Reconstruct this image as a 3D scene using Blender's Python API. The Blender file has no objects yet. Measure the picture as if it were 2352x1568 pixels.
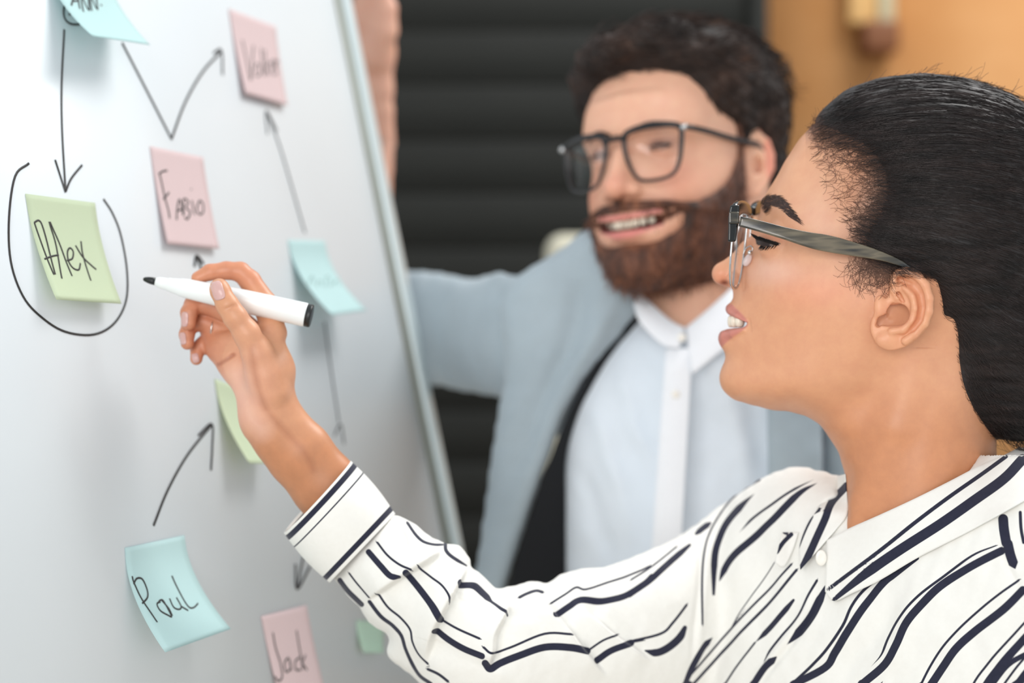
import bpy, math, random
import numpy as np
from mathutils import Vector
from mathutils.bvhtree import BVHTree

# ------------------------------------------------------------------ camera, world, light, exposure
FPX, CX, CY = 3267.0, 1176.0, 784.0
CAM_H = 1.50
PITCH = math.radians(1.47)
sc = bpy.context.scene
cam_data = bpy.data.cameras.new('camera'); cam = bpy.data.objects.new('camera', cam_data)
sc.collection.objects.link(cam); sc.camera = cam
cam.location = (0, 0, CAM_H); cam.rotation_euler = (math.pi/2 - PITCH, 0, 0)
cam_data.sensor_width = 36.0; cam_data.lens = FPX/2352*36.0
cam_data.clip_start = 0.05; cam_data.clip_end = 50
cam_data.dof.use_dof = True; cam_data.dof.focus_distance = 0.935; cam_data.dof.aperture_fstop = 2.8

world = bpy.data.worlds.new('world'); sc.world = world; world.use_nodes = True
bg = world.node_tree.nodes['Background']; bg.inputs[0].default_value = (0.90, 0.96, 1.0, 1); bg.inputs[1].default_value = 0.88

def area(name, loc, target, size, power, col):
    L = bpy.data.lights.new(name, 'AREA'); L.shape = 'RECTANGLE'; L.size = size[0]; L.size_y = size[1]
    L.energy = power; L.color = col
    o = bpy.data.objects.new(name, L); sc.collection.objects.link(o); o.location = loc
    d = Vector(target) - Vector(loc); o.rotation_euler = d.to_track_quat('-Z', 'Y').to_euler(); return o
area('front_fill', (-1.1, -2.3, 2.1), (0.35, 1.1, 1.45), (2.0, 1.8), 68, (1.0, 0.97, 0.94))  # added soft light in front, out of view, brightens the faces
area('front_fill', (2.4, -2.6, 2.1), (0.2, 1.2, 1.35), (2.2, 1.8), 9, (1.0, 0.98, 0.96))  # added weak fill from the right, out of view, for the board
area('overhead_fill', (1.7, 2.0, 4.3), (-0.1, 1.35, 1.2), (1.6, 1.6), 108, (1.0, 0.985, 0.96))  # added overhead fill, out of view, brightens the right of the board
sc.view_settings.view_transform = 'Standard'; sc.view_settings.look = 'None'
sc.view_settings.gamma = 1.0; sc.view_settings.use_curve_mapping = False
sc.view_settings.exposure = -0.10

# ------------------------------------------------------------------ frames
_cp, _sp = math.cos(PITCH), math.sin(PITCH)
def cam2world(a):
    """a: (...,3) camera-frame metres (right, up, forward) -> world"""
    a = np.asarray(a, float); r, u, f = a[..., 0], a[..., 1], a[..., 2]
    return np.stack([r, f*_cp + u*_sp, CAM_H + u*_cp - f*_sp], -1)
def P(px, py, D):
    return cam2world([(px-CX)/FPX*D, (CY-py)/FPX*D, D])
def pxmap(D0):
    """pixel-unit space (px right, py down, d away; 1 unit = D0/FPX metres) -> world"""
    def f(v):
        v = np.asarray(v, float); D = D0*(1 + v[..., 2]/FPX)
        return cam2world(np.stack([(v[..., 0]-CX)/FPX*D, (CY-v[..., 1])/FPX*D, D], -1))
    return f

# ------------------------------------------------------------------ objects and materials
def setp(o, label=None, cat=None, group=None, kind=None):
    if label: o['label'] = label
    if cat: o['category'] = cat
    if group: o['group'] = group
    if kind: o['kind'] = kind
    return o
def link(o, parent=None):
    sc.collection.objects.link(o)
    if parent is not None:
        o.parent = parent; o.matrix_parent_inverse = parent.matrix_world.inverted()
    return o
def empty(name, loc, label, cat, group=None):
    o = bpy.data.objects.new(name, None); o.empty_display_size = 0.05; o.location = loc; sc.collection.objects.link(o)
    bpy.context.view_layer.update()
    return setp(o, label, cat, group)
def mesh(name, V, Fc, m, parent=None, smooth=True, attrs=None, mats=None, midx=None):
    """V (n,3) world, Fc: list of (k,n) int arrays or list of lists"""
    me = bpy.data.meshes.new(name); V = np.asarray(V, np.float32)
    if isinstance(Fc, np.ndarray): Fc = [Fc]
    if Fc and not isinstance(Fc[0], np.ndarray):
        loops = np.concatenate([np.asarray(f) for f in Fc]); tot = np.array([len(f) for f in Fc])
    else:
        loops = np.concatenate([f.ravel() for f in Fc]); tot = np.concatenate([np.full(len(f), f.shape[1]) for f in Fc])
    me.vertices.add(len(V)); me.vertices.foreach_set('co', V.ravel())
    me.loops.add(len(loops)); me.loops.foreach_set('vertex_index', loops.astype(np.int32))
    me.polygons.add(len(tot)); st = np.concatenate([[0], np.cumsum(tot)[:-1]])
    me.polygons.foreach_set('loop_start', st.astype(np.int32)); me.polygons.foreach_set('loop_total', tot.astype(np.int32))
    if smooth: me.polygons.foreach_set('use_smooth', np.ones(len(tot), bool))
    if midx is not None: me.polygons.foreach_set('material_index', np.asarray(midx, np.int32))
    for k, a in (attrs or {}).items():
        a = np.asarray(a, np.float32)
        if a.ndim == 1:
            at = me.attributes.new(k, 'FLOAT', 'POINT'); at.data.foreach_set('value', a)
        else:
            at = me.attributes.new(k, 'FLOAT_COLOR', 'POINT'); at.data.foreach_set('color', np.concatenate([a, np.ones((len(a), 1), np.float32)], 1).ravel())
    me.update(calc_edges=True); me.validate()
    for mm in (mats or [m]): me.materials.append(mm)
    o = bpy.data.objects.new(name, me); return link(o, parent)

def srgb(r, g, b):
    return tuple(((c/255)/12.92 if c/255 <= 0.04045 else ((c/255+0.055)/1.055)**2.4) for c in (r, g, b)) + (1,)
class NT:
    def __init__(s, name):
        s.m = bpy.data.materials.new(name); s.m.use_nodes = True; s.t = s.m.node_tree; s.n = s.t.nodes
        s.b = s.n['Principled BSDF']
    def N(s, typ, **kw):
        n = s.n.new(typ)
        for k, v in kw.items(): setattr(n, k, v)
        return n
    def L(s, a, b): s.t.links.new(a, b)
    def noise(s, scale, detail=4, rough=0.6, stretch=None, rot=None):
        tc = s.N('ShaderNodeTexCoord'); mp = s.N('ShaderNodeMapping'); s.L(tc.outputs['Object'], mp.inputs[0])
        if stretch: mp.inputs['Scale'].default_value = stretch
        if rot: mp.inputs['Rotation'].default_value = rot
        n = s.N('ShaderNodeTexNoise'); s.L(mp.outputs[0], n.inputs['Vector']); n.inputs['Scale'].default_value = scale
        n.inputs['Detail'].default_value = detail; n.inputs['Roughness'].default_value = rough; return n.outputs[0]
    def ramp(s, fac, stops):
        r = s.N('ShaderNodeValToRGB'); e = r.color_ramp.elements
        while len(e) < len(stops): e.new(0.5)
        for i, (p, c) in enumerate(stops): e[i].position = p; e[i].color = c
        s.L(fac, r.inputs[0]); return r.outputs[0]
    def bump(s, h, strength, dist):
        b = s.N('ShaderNodeBump'); b.inputs['Strength'].default_value = strength; b.inputs['Distance'].default_value = dist
        s.L(h, b.inputs['Height']); s.L(b.outputs[0], s.b.inputs['Normal']); return b
    def mix(s, f, a, b, typ='MIX'):
        n = s.N('ShaderNodeMix', data_type='RGBA', blend_type=typ)
        for sock, v in ((n.inputs['Factor'], f), (n.inputs['A'], a), (n.inputs['B'], b)):
            if hasattr(v, 'links') or isinstance(v, bpy.types.NodeSocket): s.L(v, sock)
            else: sock.default_value = v
        return n.outputs['Result']
def mat(name, col, rough=0.5, spec=0.5, metal=0.0, **kw):
    t = NT(name); t.b.inputs['Base Color'].default_value = col; t.b.inputs['Roughness'].default_value = rough
    t.b.inputs['Specular IOR Level'].default_value = spec; t.b.inputs['Metallic'].default_value = metal
    for k, v in kw.items(): t.b.inputs[k.replace('_', ' ')].default_value = v
    n = t.noise(60, 3)                               # faint unevenness keeps it a procedural surface
    c = t.mix(n, tuple(x*0.97 for x in col[:3])+(1,), tuple(min(1, x*1.03) for x in col[:3])+(1,))
    t.L(c, t.b.inputs['Base Color']); return t.m

# ------------------------------------------------------------------ shape maths
def polydist(pts, poly, closed=True):
    """signed distance in 2D, positive inside (unsigned if not closed)"""
    pts = np.asarray(pts, float); poly = np.asarray(poly, float)
    a = poly; b = np.roll(poly, -1, 0)
    if not closed: a, b = poly[:-1], poly[1:]
    best = np.full(len(pts), 1e18); inside = np.zeros(len(pts), bool)
    for (ax, ay), (bx, by) in zip(a, b):
        dx, dy = bx-ax, by-ay; L2 = dx*dx+dy*dy+1e-12
        t = np.clip(((pts[:, 0]-ax)*dx+(pts[:, 1]-ay)*dy)/L2, 0, 1)
        best = np.minimum(best, (pts[:, 0]-ax-t*dx)**2+(pts[:, 1]-ay-t*dy)**2)
        if closed:
            c = ((ay > pts[:, 1]) != (by > pts[:, 1]))
            xi = ax + (pts[:, 1]-ay)/(by-ay if by != ay else 1e-9)*dx
            inside ^= c & (pts[:, 0] < xi)
    d = np.sqrt(best)
    return np.where(inside, d, -d) if closed else d
def spline(pts, n=8, closed=False):
    """Catmull-Rom through points (any dimension)"""
    p = np.asarray(pts, float)
    if closed: q = np.vstack([p[-1], p, p[0], p[1]])
    else: q = np.vstack([2*p[0]-p[1], p, 2*p[-1]-p[-2]])
    out = []
    for i in range(len(q)-3):
        p0, p1, p2, p3 = q[i:i+4]
        for t in np.arange(n)/n:
            out.append(0.5*((2*p1)+(-p0+p2)*t+(2*p0-5*p1+4*p2-p3)*t*t+(-p0+3*p1-3*p2+p3)*t**3))
    if not closed: out.append(p[-1])
    return np.array(out)
def smin(a, b, k):
    h = np.clip(0.5+0.5*(b-a)/k, 0, 1); return b+(a-b)*h-k*h*(1-h)
def smax(a, b, k): return -smin(-a, -b, k)
def seg(p, a, b, ra, rb=None, sq=None):
    """tapered capsule; sq = scale of the third axis (flatten)"""
    rb = ra if rb is None else rb; a = np.asarray(a, float); b = np.asarray(b, float); d = b-a
    t = np.clip(((p-a)@d)/(d@d+1e-9), 0, 1); q = p-a-t[:, None]*d
    if sq is not None: q = q*np.array([1, 1, sq])
    return np.sqrt((q*q).sum(1))-(ra+(rb-ra)*t)
def chain(p, pts, k=8, sq=None):
    """pts: list of (x,y,z,r)"""
    out = None
    for a, b in zip(pts[:-1], pts[1:]):
        s = seg(p, a[:3], b[:3], a[3], b[3], sq); out = s if out is None else smin(out, s, k)
    return out
def ell(p, c, r, rot=None):
    q = p-np.asarray(c, float)
    if rot is not None: q = q@rot
    r = np.asarray(r, float); k0 = np.sqrt(((q/r)**2).sum(1)); k1 = np.sqrt(((q/(r*r))**2).sum(1))+1e-9
    return k0*(k0-1)/k1
def rotz(deg):
    a = math.radians(deg); c, s = math.cos(a), math.sin(a); return np.array([[c, -s, 0], [s, c, 0], [0, 0, 1.0]])

def surface_nets(F, lo, hi, h, band=2.2):
    """isosurface F=0 of an approximate distance field in px units, narrow-band evaluated"""
    S = 5; H = h*S
    lo = np.asarray(lo, float); hi = np.asarray(hi, float)
    nc = np.ceil((hi-lo)/H).astype(int)+1
    g = [lo[i]+H*(np.arange(nc[i])+0.5) for i in range(3)]
    X = np.stack(np.meshgrid(*g, indexing='ij'), -1).reshape(-1, 3)
    C = np.empty(len(X))
    for s in range(0, len(X), 400000): C[s:s+400000] = F(X[s:s+400000])
    C = C.reshape(nc); act = np.abs(C) < H*band
    nf = nc*S; G = np.repeat(np.repeat(np.repeat(C, S, 0), S, 1), S, 2).astype(np.float32)
    ai = np.argwhere(act); o = np.stack(np.meshgrid(*[np.arange(S)]*3, indexing='ij'), -1).reshape(-1, 3)
    step = 4000
    for s in range(0, len(ai), step):
        ij = (ai[s:s+step, None]*S+o[None]).reshape(-1, 3)
        G[ij[:, 0], ij[:, 1], ij[:, 2]] = F(lo+(ij+0.5)*h)
    neg = G < 0
    cnt = np.zeros(tuple(nf-1), np.int8)
    for a in (0, 1):
        for b in (0, 1):
            for c in (0, 1): cnt += neg[a:nf[0]-1+a, b:nf[1]-1+b, c:nf[2]-1+c]
    cells = np.argwhere((cnt > 0) & (cnt < 8)); idx = np.full(tuple(nf-1), -1, np.int32)
    idx[cells[:, 0], cells[:, 1], cells[:, 2]] = np.arange(len(cells))
    acc = np.zeros((len(cells), 3)); n = np.zeros(len(cells))
    corners = [np.array([a, b, c]) for a in (0, 1) for b in (0, 1) for c in (0, 1)]
    val = {tuple(c): G[cells[:, 0]+c[0], cells[:, 1]+c[1], cells[:, 2]+c[2]] for c in corners}
    for c in corners:
        for ax in range(3):
            if c[ax] == 0:
                d = c.copy(); d[ax] = 1; v0 = val[tuple(c)]; v1 = val[tuple(d)]; m = (v0 < 0) != (v1 < 0)
                t = np.where(m, v0/(v0-v1+1e-20), 0)
                acc[m] += (c+np.outer(t, d-c))[m]; n += m
    V = lo+(cells+acc/n[:, None]+0.5)*h
    Q = []
    for ax in range(3):
        u, w = [(1, 2), (2, 0), (0, 1)][ax]
        sl0 = [slice(0, nf[i]-1) for i in range(3)]; sl1 = list(sl0); sl1[ax] = slice(1, nf[ax])
        sl0[u] = sl1[u] = slice(1, nf[u]-1); sl0[w] = sl1[w] = slice(1, nf[w]-1)
        a0 = neg[tuple(sl0)]; a1 = neg[tuple(sl1)]
        e = np.argwhere(a0 != a1)
        if not len(e): continue
        fl = a0[e[:, 0], e[:, 1], e[:, 2]]
        e = e.copy(); e[:, u] += 1; e[:, w] += 1
        du = np.zeros(3, int); du[u] = 1; dw = np.zeros(3, int); dw[w] = 1
        q = [idx[tuple((e-x).T)] for x in (0*du, du, du+dw, dw)]
        q = np.stack(q, 1); q[~fl] = q[~fl][:, ::-1]
        Q.append(q[(q >= 0).all(1)])
    return V, np.vstack(Q)

def lapsmooth(V, Q, it=1, lam=0.5):
    for _ in range(it):
        S = np.zeros_like(V); n = np.zeros(len(V))
        for i in range(4):
            a, b = Q[:, i], Q[:, (i+1) % 4]
            for k in range(3):
                S[:, k] += np.bincount(a, V[b, k], len(V))+np.bincount(b, V[a, k], len(V))
            n += np.bincount(a, minlength=len(V))+np.bincount(b, minlength=len(V))
        V = V+lam*(S/np.maximum(n, 1)[:, None]-V)
    return V
def vnormals(V, Q):
    n = np.cross(V[Q[:, 2]]-V[Q[:, 0]], V[Q[:, 3]]-V[Q[:, 1]]) if Q.shape[1] == 4 else np.cross(V[Q[:, 1]]-V[Q[:, 0]], V[Q[:, 2]]-V[Q[:, 0]])
    N = np.zeros_like(V)
    for i in range(Q.shape[1]):
        for k in range(3): N[:, k] += np.bincount(Q[:, i], n[:, k], len(V))
    return N/(np.linalg.norm(N, axis=1)[:, None]+1e-12)

class Field2D:
    """bilinear lookup of a grid over (px,py)"""
    def __init__(s, x0, y0, h, G): s.x0, s.y0, s.h, s.G = x0, y0, h, G; s.gx, s.gy = np.gradient(G, h)
    def _at(s, G, x, y):
        i = np.clip((x-s.x0)/s.h, 0, G.shape[0]-1.001); j = np.clip((y-s.y0)/s.h, 0, G.shape[1]-1.001)
        a = i.astype(int); b = j.astype(int); i = i-a; j = j-b
        return (G[a, b]*(1-i)+G[a+1, b]*i)*(1-j)+(G[a, b+1]*(1-i)+G[a+1, b+1]*i)*j
    def __call__(s, x, y): return s._at(s.G, x, y)
    def dist(s, x, y, w, scale=1.0):
        """approx. distance to w^2 = Q"""
        F = w*w-s._at(s.G, x, y); g = np.sqrt(s._at(s.gx, x, y)**2+s._at(s.gy, x, y)**2+4*w*w+25.0); return F/g
def inflate(poly, pad=24, h=6, cmax=None):
    """rounded height field of an outline: a strip of half-width r swells to r"""
    poly = np.asarray(poly, float); x0, y0 = poly.min(0)-pad; x1, y1 = poly.max(0)+pad
    prev = None
    for hh in (h*4, h*2, h):
        nx, ny = int((x1-x0)/hh)+2, int((y1-y0)/hh)+2
        X, Y = np.meshgrid(x0+hh*np.arange(nx), y0+hh*np.arange(ny), indexing='ij')
        sd = polydist(np.stack([X.ravel(), Y.ravel()], 1), poly).reshape(nx, ny); ins = sd > 0
        U = np.zeros((nx, ny)) if prev is None else prev(X, Y)*ins
        for _ in range(220):
            W = 0.25*(np.roll(U, 1, 0)+np.roll(U, -1, 0)+np.roll(U, 1, 1)+np.roll(U, -1, 1)+2*hh*hh)
            U = np.where(ins, W, 0)
        prev = Field2D(x0, y0, hh, U)
    U = prev.G
    # near and beyond the outline continue linearly so that the silhouette is exact
    k = np.sqrt(np.maximum(U, 0))
    out = np.where(sd > 0, U, 0)
    gr = 40.0
    out = np.where(sd <= 0, sd*gr, out)
    if cmax is not None: out = np.where(out > 0, cmax*cmax*(1-np.exp(-out/cmax/cmax)), out)
    return Field2D(x0, y0, h, out)
def rbf2d(cx, cy, val, x0, y0, x1, y1, h, smooth=1e-3):
    c = np.stack([cx, cy], 1)/100.0; n = len(c)
    def U(r2): return 0.5*r2*np.log(r2+1e-12)
    D = ((c[:, None]-c[None])**2).sum(-1); K = U(D)+np.eye(n)*smooth
    Pm = np.hstack([np.ones((n, 1)), c]); A = np.block([[K, Pm], [Pm.T, np.zeros((3, 3))]])
    sol = np.linalg.solve(A, np.concatenate([val, np.zeros(3)]))
    X, Y = np.meshgrid(x0+h*np.arange(int((x1-x0)/h)+2), y0+h*np.arange(int((y1-y0)/h)+2), indexing='ij')
    q = np.stack([X.ravel(), Y.ravel()], 1)/100.0; out = np.empty(len(q))
    for s in range(0, len(q), 20000):
        qq = q[s:s+20000]; d = ((qq[:, None]-c[None])**2).sum(-1)
        out[s:s+20000] = U(d)@sol[:n]+sol[n]+qq@sol[n+1:]
    return Field2D(x0, y0, h, out.reshape(X.shape))

# ------------------------------------------------------------------ generic builders (world metres)
def tube(path, r, sides=8, closed=False, flat=None):
    """sweep a circle; path (n,3); r scalar or array -> V,F ; flat=(normal vec, factor) squashes"""
    path = np.asarray(path, float); n = len(path); r = np.broadcast_to(np.asarray(r, float), (n,))
    t = np.gradient(path, axis=0)
    if closed: t = np.roll(path, -1, 0)-np.roll(path, 1, 0)
    t /= np.linalg.norm(t, axis=1)[:, None]+1e-12
    u = np.zeros_like(path); ref = np.array([0.13, 0.21, 0.97])
    if abs(t[0]@ref) > 0.9: ref = np.array([1.0, 0.1, 0])
    v = ref
    for i in range(n):
        v = v-(v@t[i])*t[i]; v = v/(np.linalg.norm(v)+1e-12); u[i] = v
    w = np.cross(t, u); ang = 2*np.pi*np.arange(sides)/sides
    V = path[:, None]+r[:, None, None]*(np.cos(ang)[None, :, None]*u[:, None]+np.sin(ang)[None, :, None]*w[:, None])
    V = V.reshape(-1, 3); F = []
    m = n if closed else n-1
    i = np.arange(m)[:, None]; j = np.arange(sides)[None]
    i2 = (i+1) % n; j2 = (j+1) % sides
    Q = np.stack([i*sides+j, i*sides+j2, i2*sides+j2, i2*sides+j], -1).reshape(-1, 4)
    F = [list(q) for q in Q]
    if not closed: F += [list(range(sides))[::-1], [(n-1)*sides+k for k in range(sides)]]
    return V, F
def merge(parts):
    V = []; F = []; o = 0
    for v, f in parts:
        V.append(np.asarray(v)); F += [[int(i)+o for i in q] for q in f]; o += len(v)
    return np.vstack(V), F
def strands(paths, r, sides=3):
    """many thin tubes as one mesh: paths (m,n,3), r (m,n) or scalar, tapering"""
    paths = np.asarray(paths, float); m, n, _ = paths.shape
    r = np.broadcast_to(np.asarray(r, float), (m, n))
    t = np.gradient(paths, axis=1); t /= np.linalg.norm(t, axis=2)[..., None]+1e-12
    ref = np.array([0.21, -0.93, 0.31]); u = ref-(t@ref)[..., None]*t; u /= np.linalg.norm(u, axis=2)[..., None]+1e-9
    w = np.cross(t, u); a = 2*np.pi*np.arange(sides)/sides
    V = paths[:, :, None]+r[:, :, None, None]*(np.cos(a)[None, None, :, None]*u[:, :, None]+np.sin(a)[None, None, :, None]*w[:, :, None])
    base = (np.arange(m)*n*sides)[:, None, None]; i = np.arange(n-1)[None, :, None]*sides; j = np.arange(sides)[None, None]; j2 = (j+1) % sides
    Q = np.stack([base+i+j, base+i+j2, base+i+sides+j2, base+i+sides+j], -1).reshape(-1, 4)
    return V.reshape(-1, 3), Q
def box(o, ex, ey, ez):
    """box from corner o with edge vectors"""
    o = np.asarray(o, float); e = [np.asarray(x, float) for x in (ex, ey, ez)]
    V = [o+a*e[0]+b*e[1]+c*e[2] for a in (0, 1) for b in (0, 1) for c in (0, 1)]
    F = [[0, 1, 3, 2], [4, 6, 7, 5], [0, 4, 5, 1], [2, 3, 7, 6], [0, 2, 6, 4], [1, 5, 7, 3]]
    return np.array(V), F
def wbox(x0, y0, z0, x1, y1, z1): return box((x0, y0, z0), (x1-x0, 0, 0), (0, y1-y0, 0), (0, 0, z1-z0))
def bevel(o, w, seg=2):
    md = o.modifiers.new('bevel', 'BEVEL'); md.width = w; md.segments = seg; md.limit_method = 'ANGLE'; md.angle_limit = 0.7; return o
# ------------------------------------------------------------------ room
def board_mat():
    t = NT('dark_plank'); n = t.noise(9, 6, 0.7, (0.4, 1, 14))
    c = t.ramp(n, [(0.3, srgb(26, 27, 25)), (0.6, srgb(34, 35, 32)), (0.8, srgb(40, 39, 36))]); t.L(c, t.b.inputs['Base Color'])
    t.b.inputs['Roughness'].default_value = 0.65; t.b.inputs['Specular IOR Level'].default_value = 0.2; t.bump(n, 0.4, 0.003); return t.m
def ochre_mat():
    t = NT('ochre_plaster'); n = t.noise(1.6, 5, 0.6); c = t.ramp(n, [(0.3, srgb(188, 128, 70)), (0.7, srgb(212, 158, 104))])
    t.L(c, t.b.inputs['Base Color']); t.b.inputs['Roughness'].default_value = 0.8; t.bump(t.noise(40, 5), 0.15, 0.003); return t.m
M_dark = board_mat(); M_ochre = ochre_mat()
M_floor = mat('floor_wood', srgb(205, 195, 180), 0.5); M_white = mat('white_paint', srgb(225, 228, 228), 0.6)
W0 = 3.30; XS = (1748-CX)/FPX*W0
# dark plank wall: backing plus separate horizontal planks
setp(mesh('wall_back', *wbox(-2.6, W0+0.02, 0, XS, W0+0.12, 2.9), M_dark, smooth=False), 'dark charcoal plank-clad wall behind the people', kind='structure')
wb = bpy.data.objects['wall_back']
pl = None
for i in range(23):
    z = 0.01+i*0.125
    V, F = wbox(-2.6, W0, 0, XS, W0+0.022, 0.1235)
    if pl is None:
        pl = mesh('plank', V, F, M_dark, wb, smooth=False); bevel(pl, 0.003, 1); pl.location.z = z; o = pl
    else:
        o = pl.copy(); sc.collection.objects.link(o); o.location.z = z
    o.location.y = ((i*7) % 5-2)*0.0008
setp(mesh('wall_right', *wbox(XS, W0+0.30, 0, 3.2, W0+0.42, 2.9), M_ochre, smooth=False), 'warm ochre wall behind the woman', kind='structure')
setp(mesh('trim_1', *wbox(XS-0.03, W0-0.01, 0, XS+0.012, W0+0.30, 2.9), M_dark, smooth=False), kind='structure')
setp(mesh('floor', *wbox(-2.6, -2.6, -0.05, 3.2, W0+0.42, 0), M_floor, smooth=False), kind='structure')
# pale upright post with a brown lock plate, against the ochre wall
M_pale = mat('pale_timber', srgb(222, 176, 112), 0.6); M_grey = mat('grey_channel', srgb(196, 184, 150), 0.5); M_brown = mat('brown_box', srgb(120, 70, 34), 0.6)
yb = W0+0.30
def wx(px, D): return (px-CX)/FPX*D
def wz(py, D): return float(P(px=0, py=py, D=D)[2])
sh = empty('wall_shelf_bracket', (wx(1985, yb), yb, wz(100, yb)), 'pale timber upright with a brown box at its foot on the ochre wall', 'bracket')
bevel(mesh('upright', *wbox(wx(1935, yb), yb-0.05, wz(66, yb), wx(2000, yb), yb-0.001, 2.85), M_pale, sh, smooth=False), 0.004)
bevel(mesh('channel', *wbox(wx(2000, yb), yb-0.06, wz(66, yb), wx(2036, yb), yb-0.001, 2.85), M_grey, sh, smooth=False), 0.004)
bevel(mesh('box', *wbox(wx(1962, yb), yb-0.09, wz(132, yb), wx(2040, yb), yb-0.001, wz(66, yb)), M_brown, sh, smooth=False), 0.006)
# cream chair back standing behind the man's shoulder
Dc = 2.35
M_cream = mat('cream_fabric', srgb(205, 200, 180), 0.85)
ch = empty('chair', (wx(1330, Dc), Dc, 0), 'cream upholstered chair standing behind the bearded man, only its top corner showing', 'chair')
x0, x1, zt = wx(1253, Dc), wx(1253, Dc)+0.46, wz(536, Dc)
bevel(mesh('backrest', *wbox(x0, Dc, 0.62, x1, Dc+0.07, zt), M_cream, ch, smooth=False), 0.03, 4)
bevel(mesh('seat', *wbox(x0, Dc-0.44, 0.55, x1, Dc+0.07, 0.63), M_cream, ch, smooth=False), 0.02, 3)
for sx in (x0+0.02, x1-0.06):
    for sy in (Dc-0.42, Dc+0.01):
        mesh('leg', *wbox(sx, sy, 0, sx+0.04, sy+0.04, 0.56), M_brown, ch, smooth=False)

# ------------------------------------------------------------------ whiteboard on its easel
th = math.atan((2500-CX)/FPX); LEAN = math.radians(12.6)
dh = np.array([math.sin(th), math.cos(th), 0.0]); nh = np.array([math.cos(th), -math.sin(th), 0.0]); up = np.array([0, 0, 1.0])
dv = up*math.cos(LEAN)-nh*math.sin(LEAN); bn = nh*math.cos(LEAN)+up*math.sin(LEAN)
B0 = P(165, 575, 1.0)
CAMP = np.array([0, 0, CAM_H])
def bd(px, py, off=0.0):
    """board coordinates (a along, b up) of the board point seen at a pixel"""
    r = P(px, py, 1.0)-CAMP; t = ((B0+bn*off-CAMP)@bn)/(r@bn); q = CAMP+r*t-B0
    return np.array([q@dh, q@dv])
def bw(a, b, off=0.0): return B0+dh*a+dv*b+bn*off
e1, e2 = bd(803, 0), bd(1040, 1250)
EDGE = (e1[0]+e2[0])/2
print('board edge a', e1, e2)
def wb_mat():
    t = NT('whiteboard_enamel'); n = t.noise(3, 4); c = t.ramp(n, [(0.3, srgb(217, 223, 227)), (0.7, srgb(222, 228, 232))])
    t.L(c, t.b.inputs['Base Color']); t.b.inputs['Roughness'].default_value = 0.35; t.b.inputs['Specular IOR Level'].default_value = 0.35
    t.b.inputs['Coat Weight'].default_value = 0.10; t.b.inputs['Coat Roughness'].default_value = 0.12; return t.m
M_wb = wb_mat(); M_alu = mat('frame_aluminium', srgb(200, 212, 214), 0.35, metal=0.3)
M_alud = mat('frame_groove', srgb(140, 143, 134), 0.5, metal=0.2); M_ink = mat('marker_ink', srgb(40, 38, 38), 0.6)
board = empty('whiteboard', bw(-0.2, -0.3), 'large white enamel board in an aluminium frame on an easel, leaning back at the left', 'whiteboard')
WB, HB = 0.92, 0.62
FW = 0.026
A0, A1, Bl, Bh = EDGE-WB, EDGE-FW, -0.50, 0.50
mesh('writing_surface', *box(bw(A0, Bl, -0.012), dh*(A1-A0), dv*(Bh-Bl), bn*0.012), M_wb, board, smooth=False)
def rail(a, b, wa, hb, name='frame_rail'):
    o = mesh(name, *box(bw(a, b, -0.016), dh*wa, dv*hb, bn*0.024), M_alu, board, smooth=False); bevel(o, 0.004, 3); return o
rr = rail(A1+0.009, Bl-0.03, FW-0.009, Bh-Bl+0.06)
mesh('groove', *box(bw(A1-0.001, Bl-0.02, -0.014), dh*0.012, dv*(Bh-Bl+0.04), bn*0.0165), M_alud, rr, smooth=False)
rail(A0-0.025, Bl-0.03, 0.026, Bh-Bl+0.06); rail(A0, Bh, A1-A0+FW, 0.026); rail(A0, Bl-0.027, A1-A0+FW, 0.026)
lg = mat('easel_leg', srgb(60, 62, 64), 0.5)
for a in (A0+0.10, A1-0.08):
    p = bw(a, Bl, -0.04); q = p-dv*((p[2]-0.006)/dv[2]); mesh('leg', *tube(np.array([bw(a, Bh-0.1, -0.03), p, q]), 0.013, 12), lg, board)
p = bw(A0+0.2, 0.2, -0.03); q = np.array([p[0]-nh[0]*0.72, p[1]-nh[1]*0.72, 0.014]); mesh('leg', *tube(np.array([p, q]), 0.013, 12), lg, board)

def ribbon(pts2, w, off, th=0.0003):
    """flat raised stroke lying on the board, pts2 in board coords"""
    p = np.asarray(pts2, float); t = np.gradient(p, axis=0); t /= np.linalg.norm(t, axis=1)[:, None]+1e-12
    n = np.stack([-t[:, 1], t[:, 0]], 1); w = np.broadcast_to(np.asarray(w, float), (len(p),))[:, None]
    L, R = p+n*w/2, p-n*w/2; V = []; F = []
    for k in range(len(p)):
        for (a, b), o in ((L[k], off), (R[k], off), (R[k], off+th), (L[k], off+th)): V.append(bw(a, b, o))
    for k in range(len(p)-1):
        i, j = 4*k, 4*k+4
        for m in range(4): F.append([i+m, i+(m+1) % 4, j+(m+1) % 4, j+m])
    F += [[0, 1, 2, 3], [4*len(p)-1, 4*len(p)-2, 4*len(p)-3, 4*len(p)-4]]
    return np.array(V), F
def draw(name, strokes, w=0.0016, sm=True):
    parts = []
    for s in strokes:
        q = np.array([bd(x, y) for x, y in s]); q = spline(q, 6) if sm and len(q) > 2 else q
        parts.append(ribbon(q, w, 0.0002))
    V, F = merge(parts); return mesh(name, V, F, M_ink, board, smooth=False)
draw('drawn_arrow', [[(147, 68), (141, 190), (142, 300), (150, 440)], [(126, 367), (150, 442)], [(188, 379), (163, 410), (150, 440)]], 0.0016)
draw('drawn_arrow', [[(280, 98), (330, 195), (393, 318)], [(393, 320), (425, 235), (465, 165), (508, 118)], [(511, 172), (508, 116), (490, 122)]], 0.0021)
draw('drawn_arrow', [[(700, 535), (670, 430), (640, 330), (614, 262)], [(614, 308), (611, 255), (636, 302)]], 0.0018)
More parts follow.
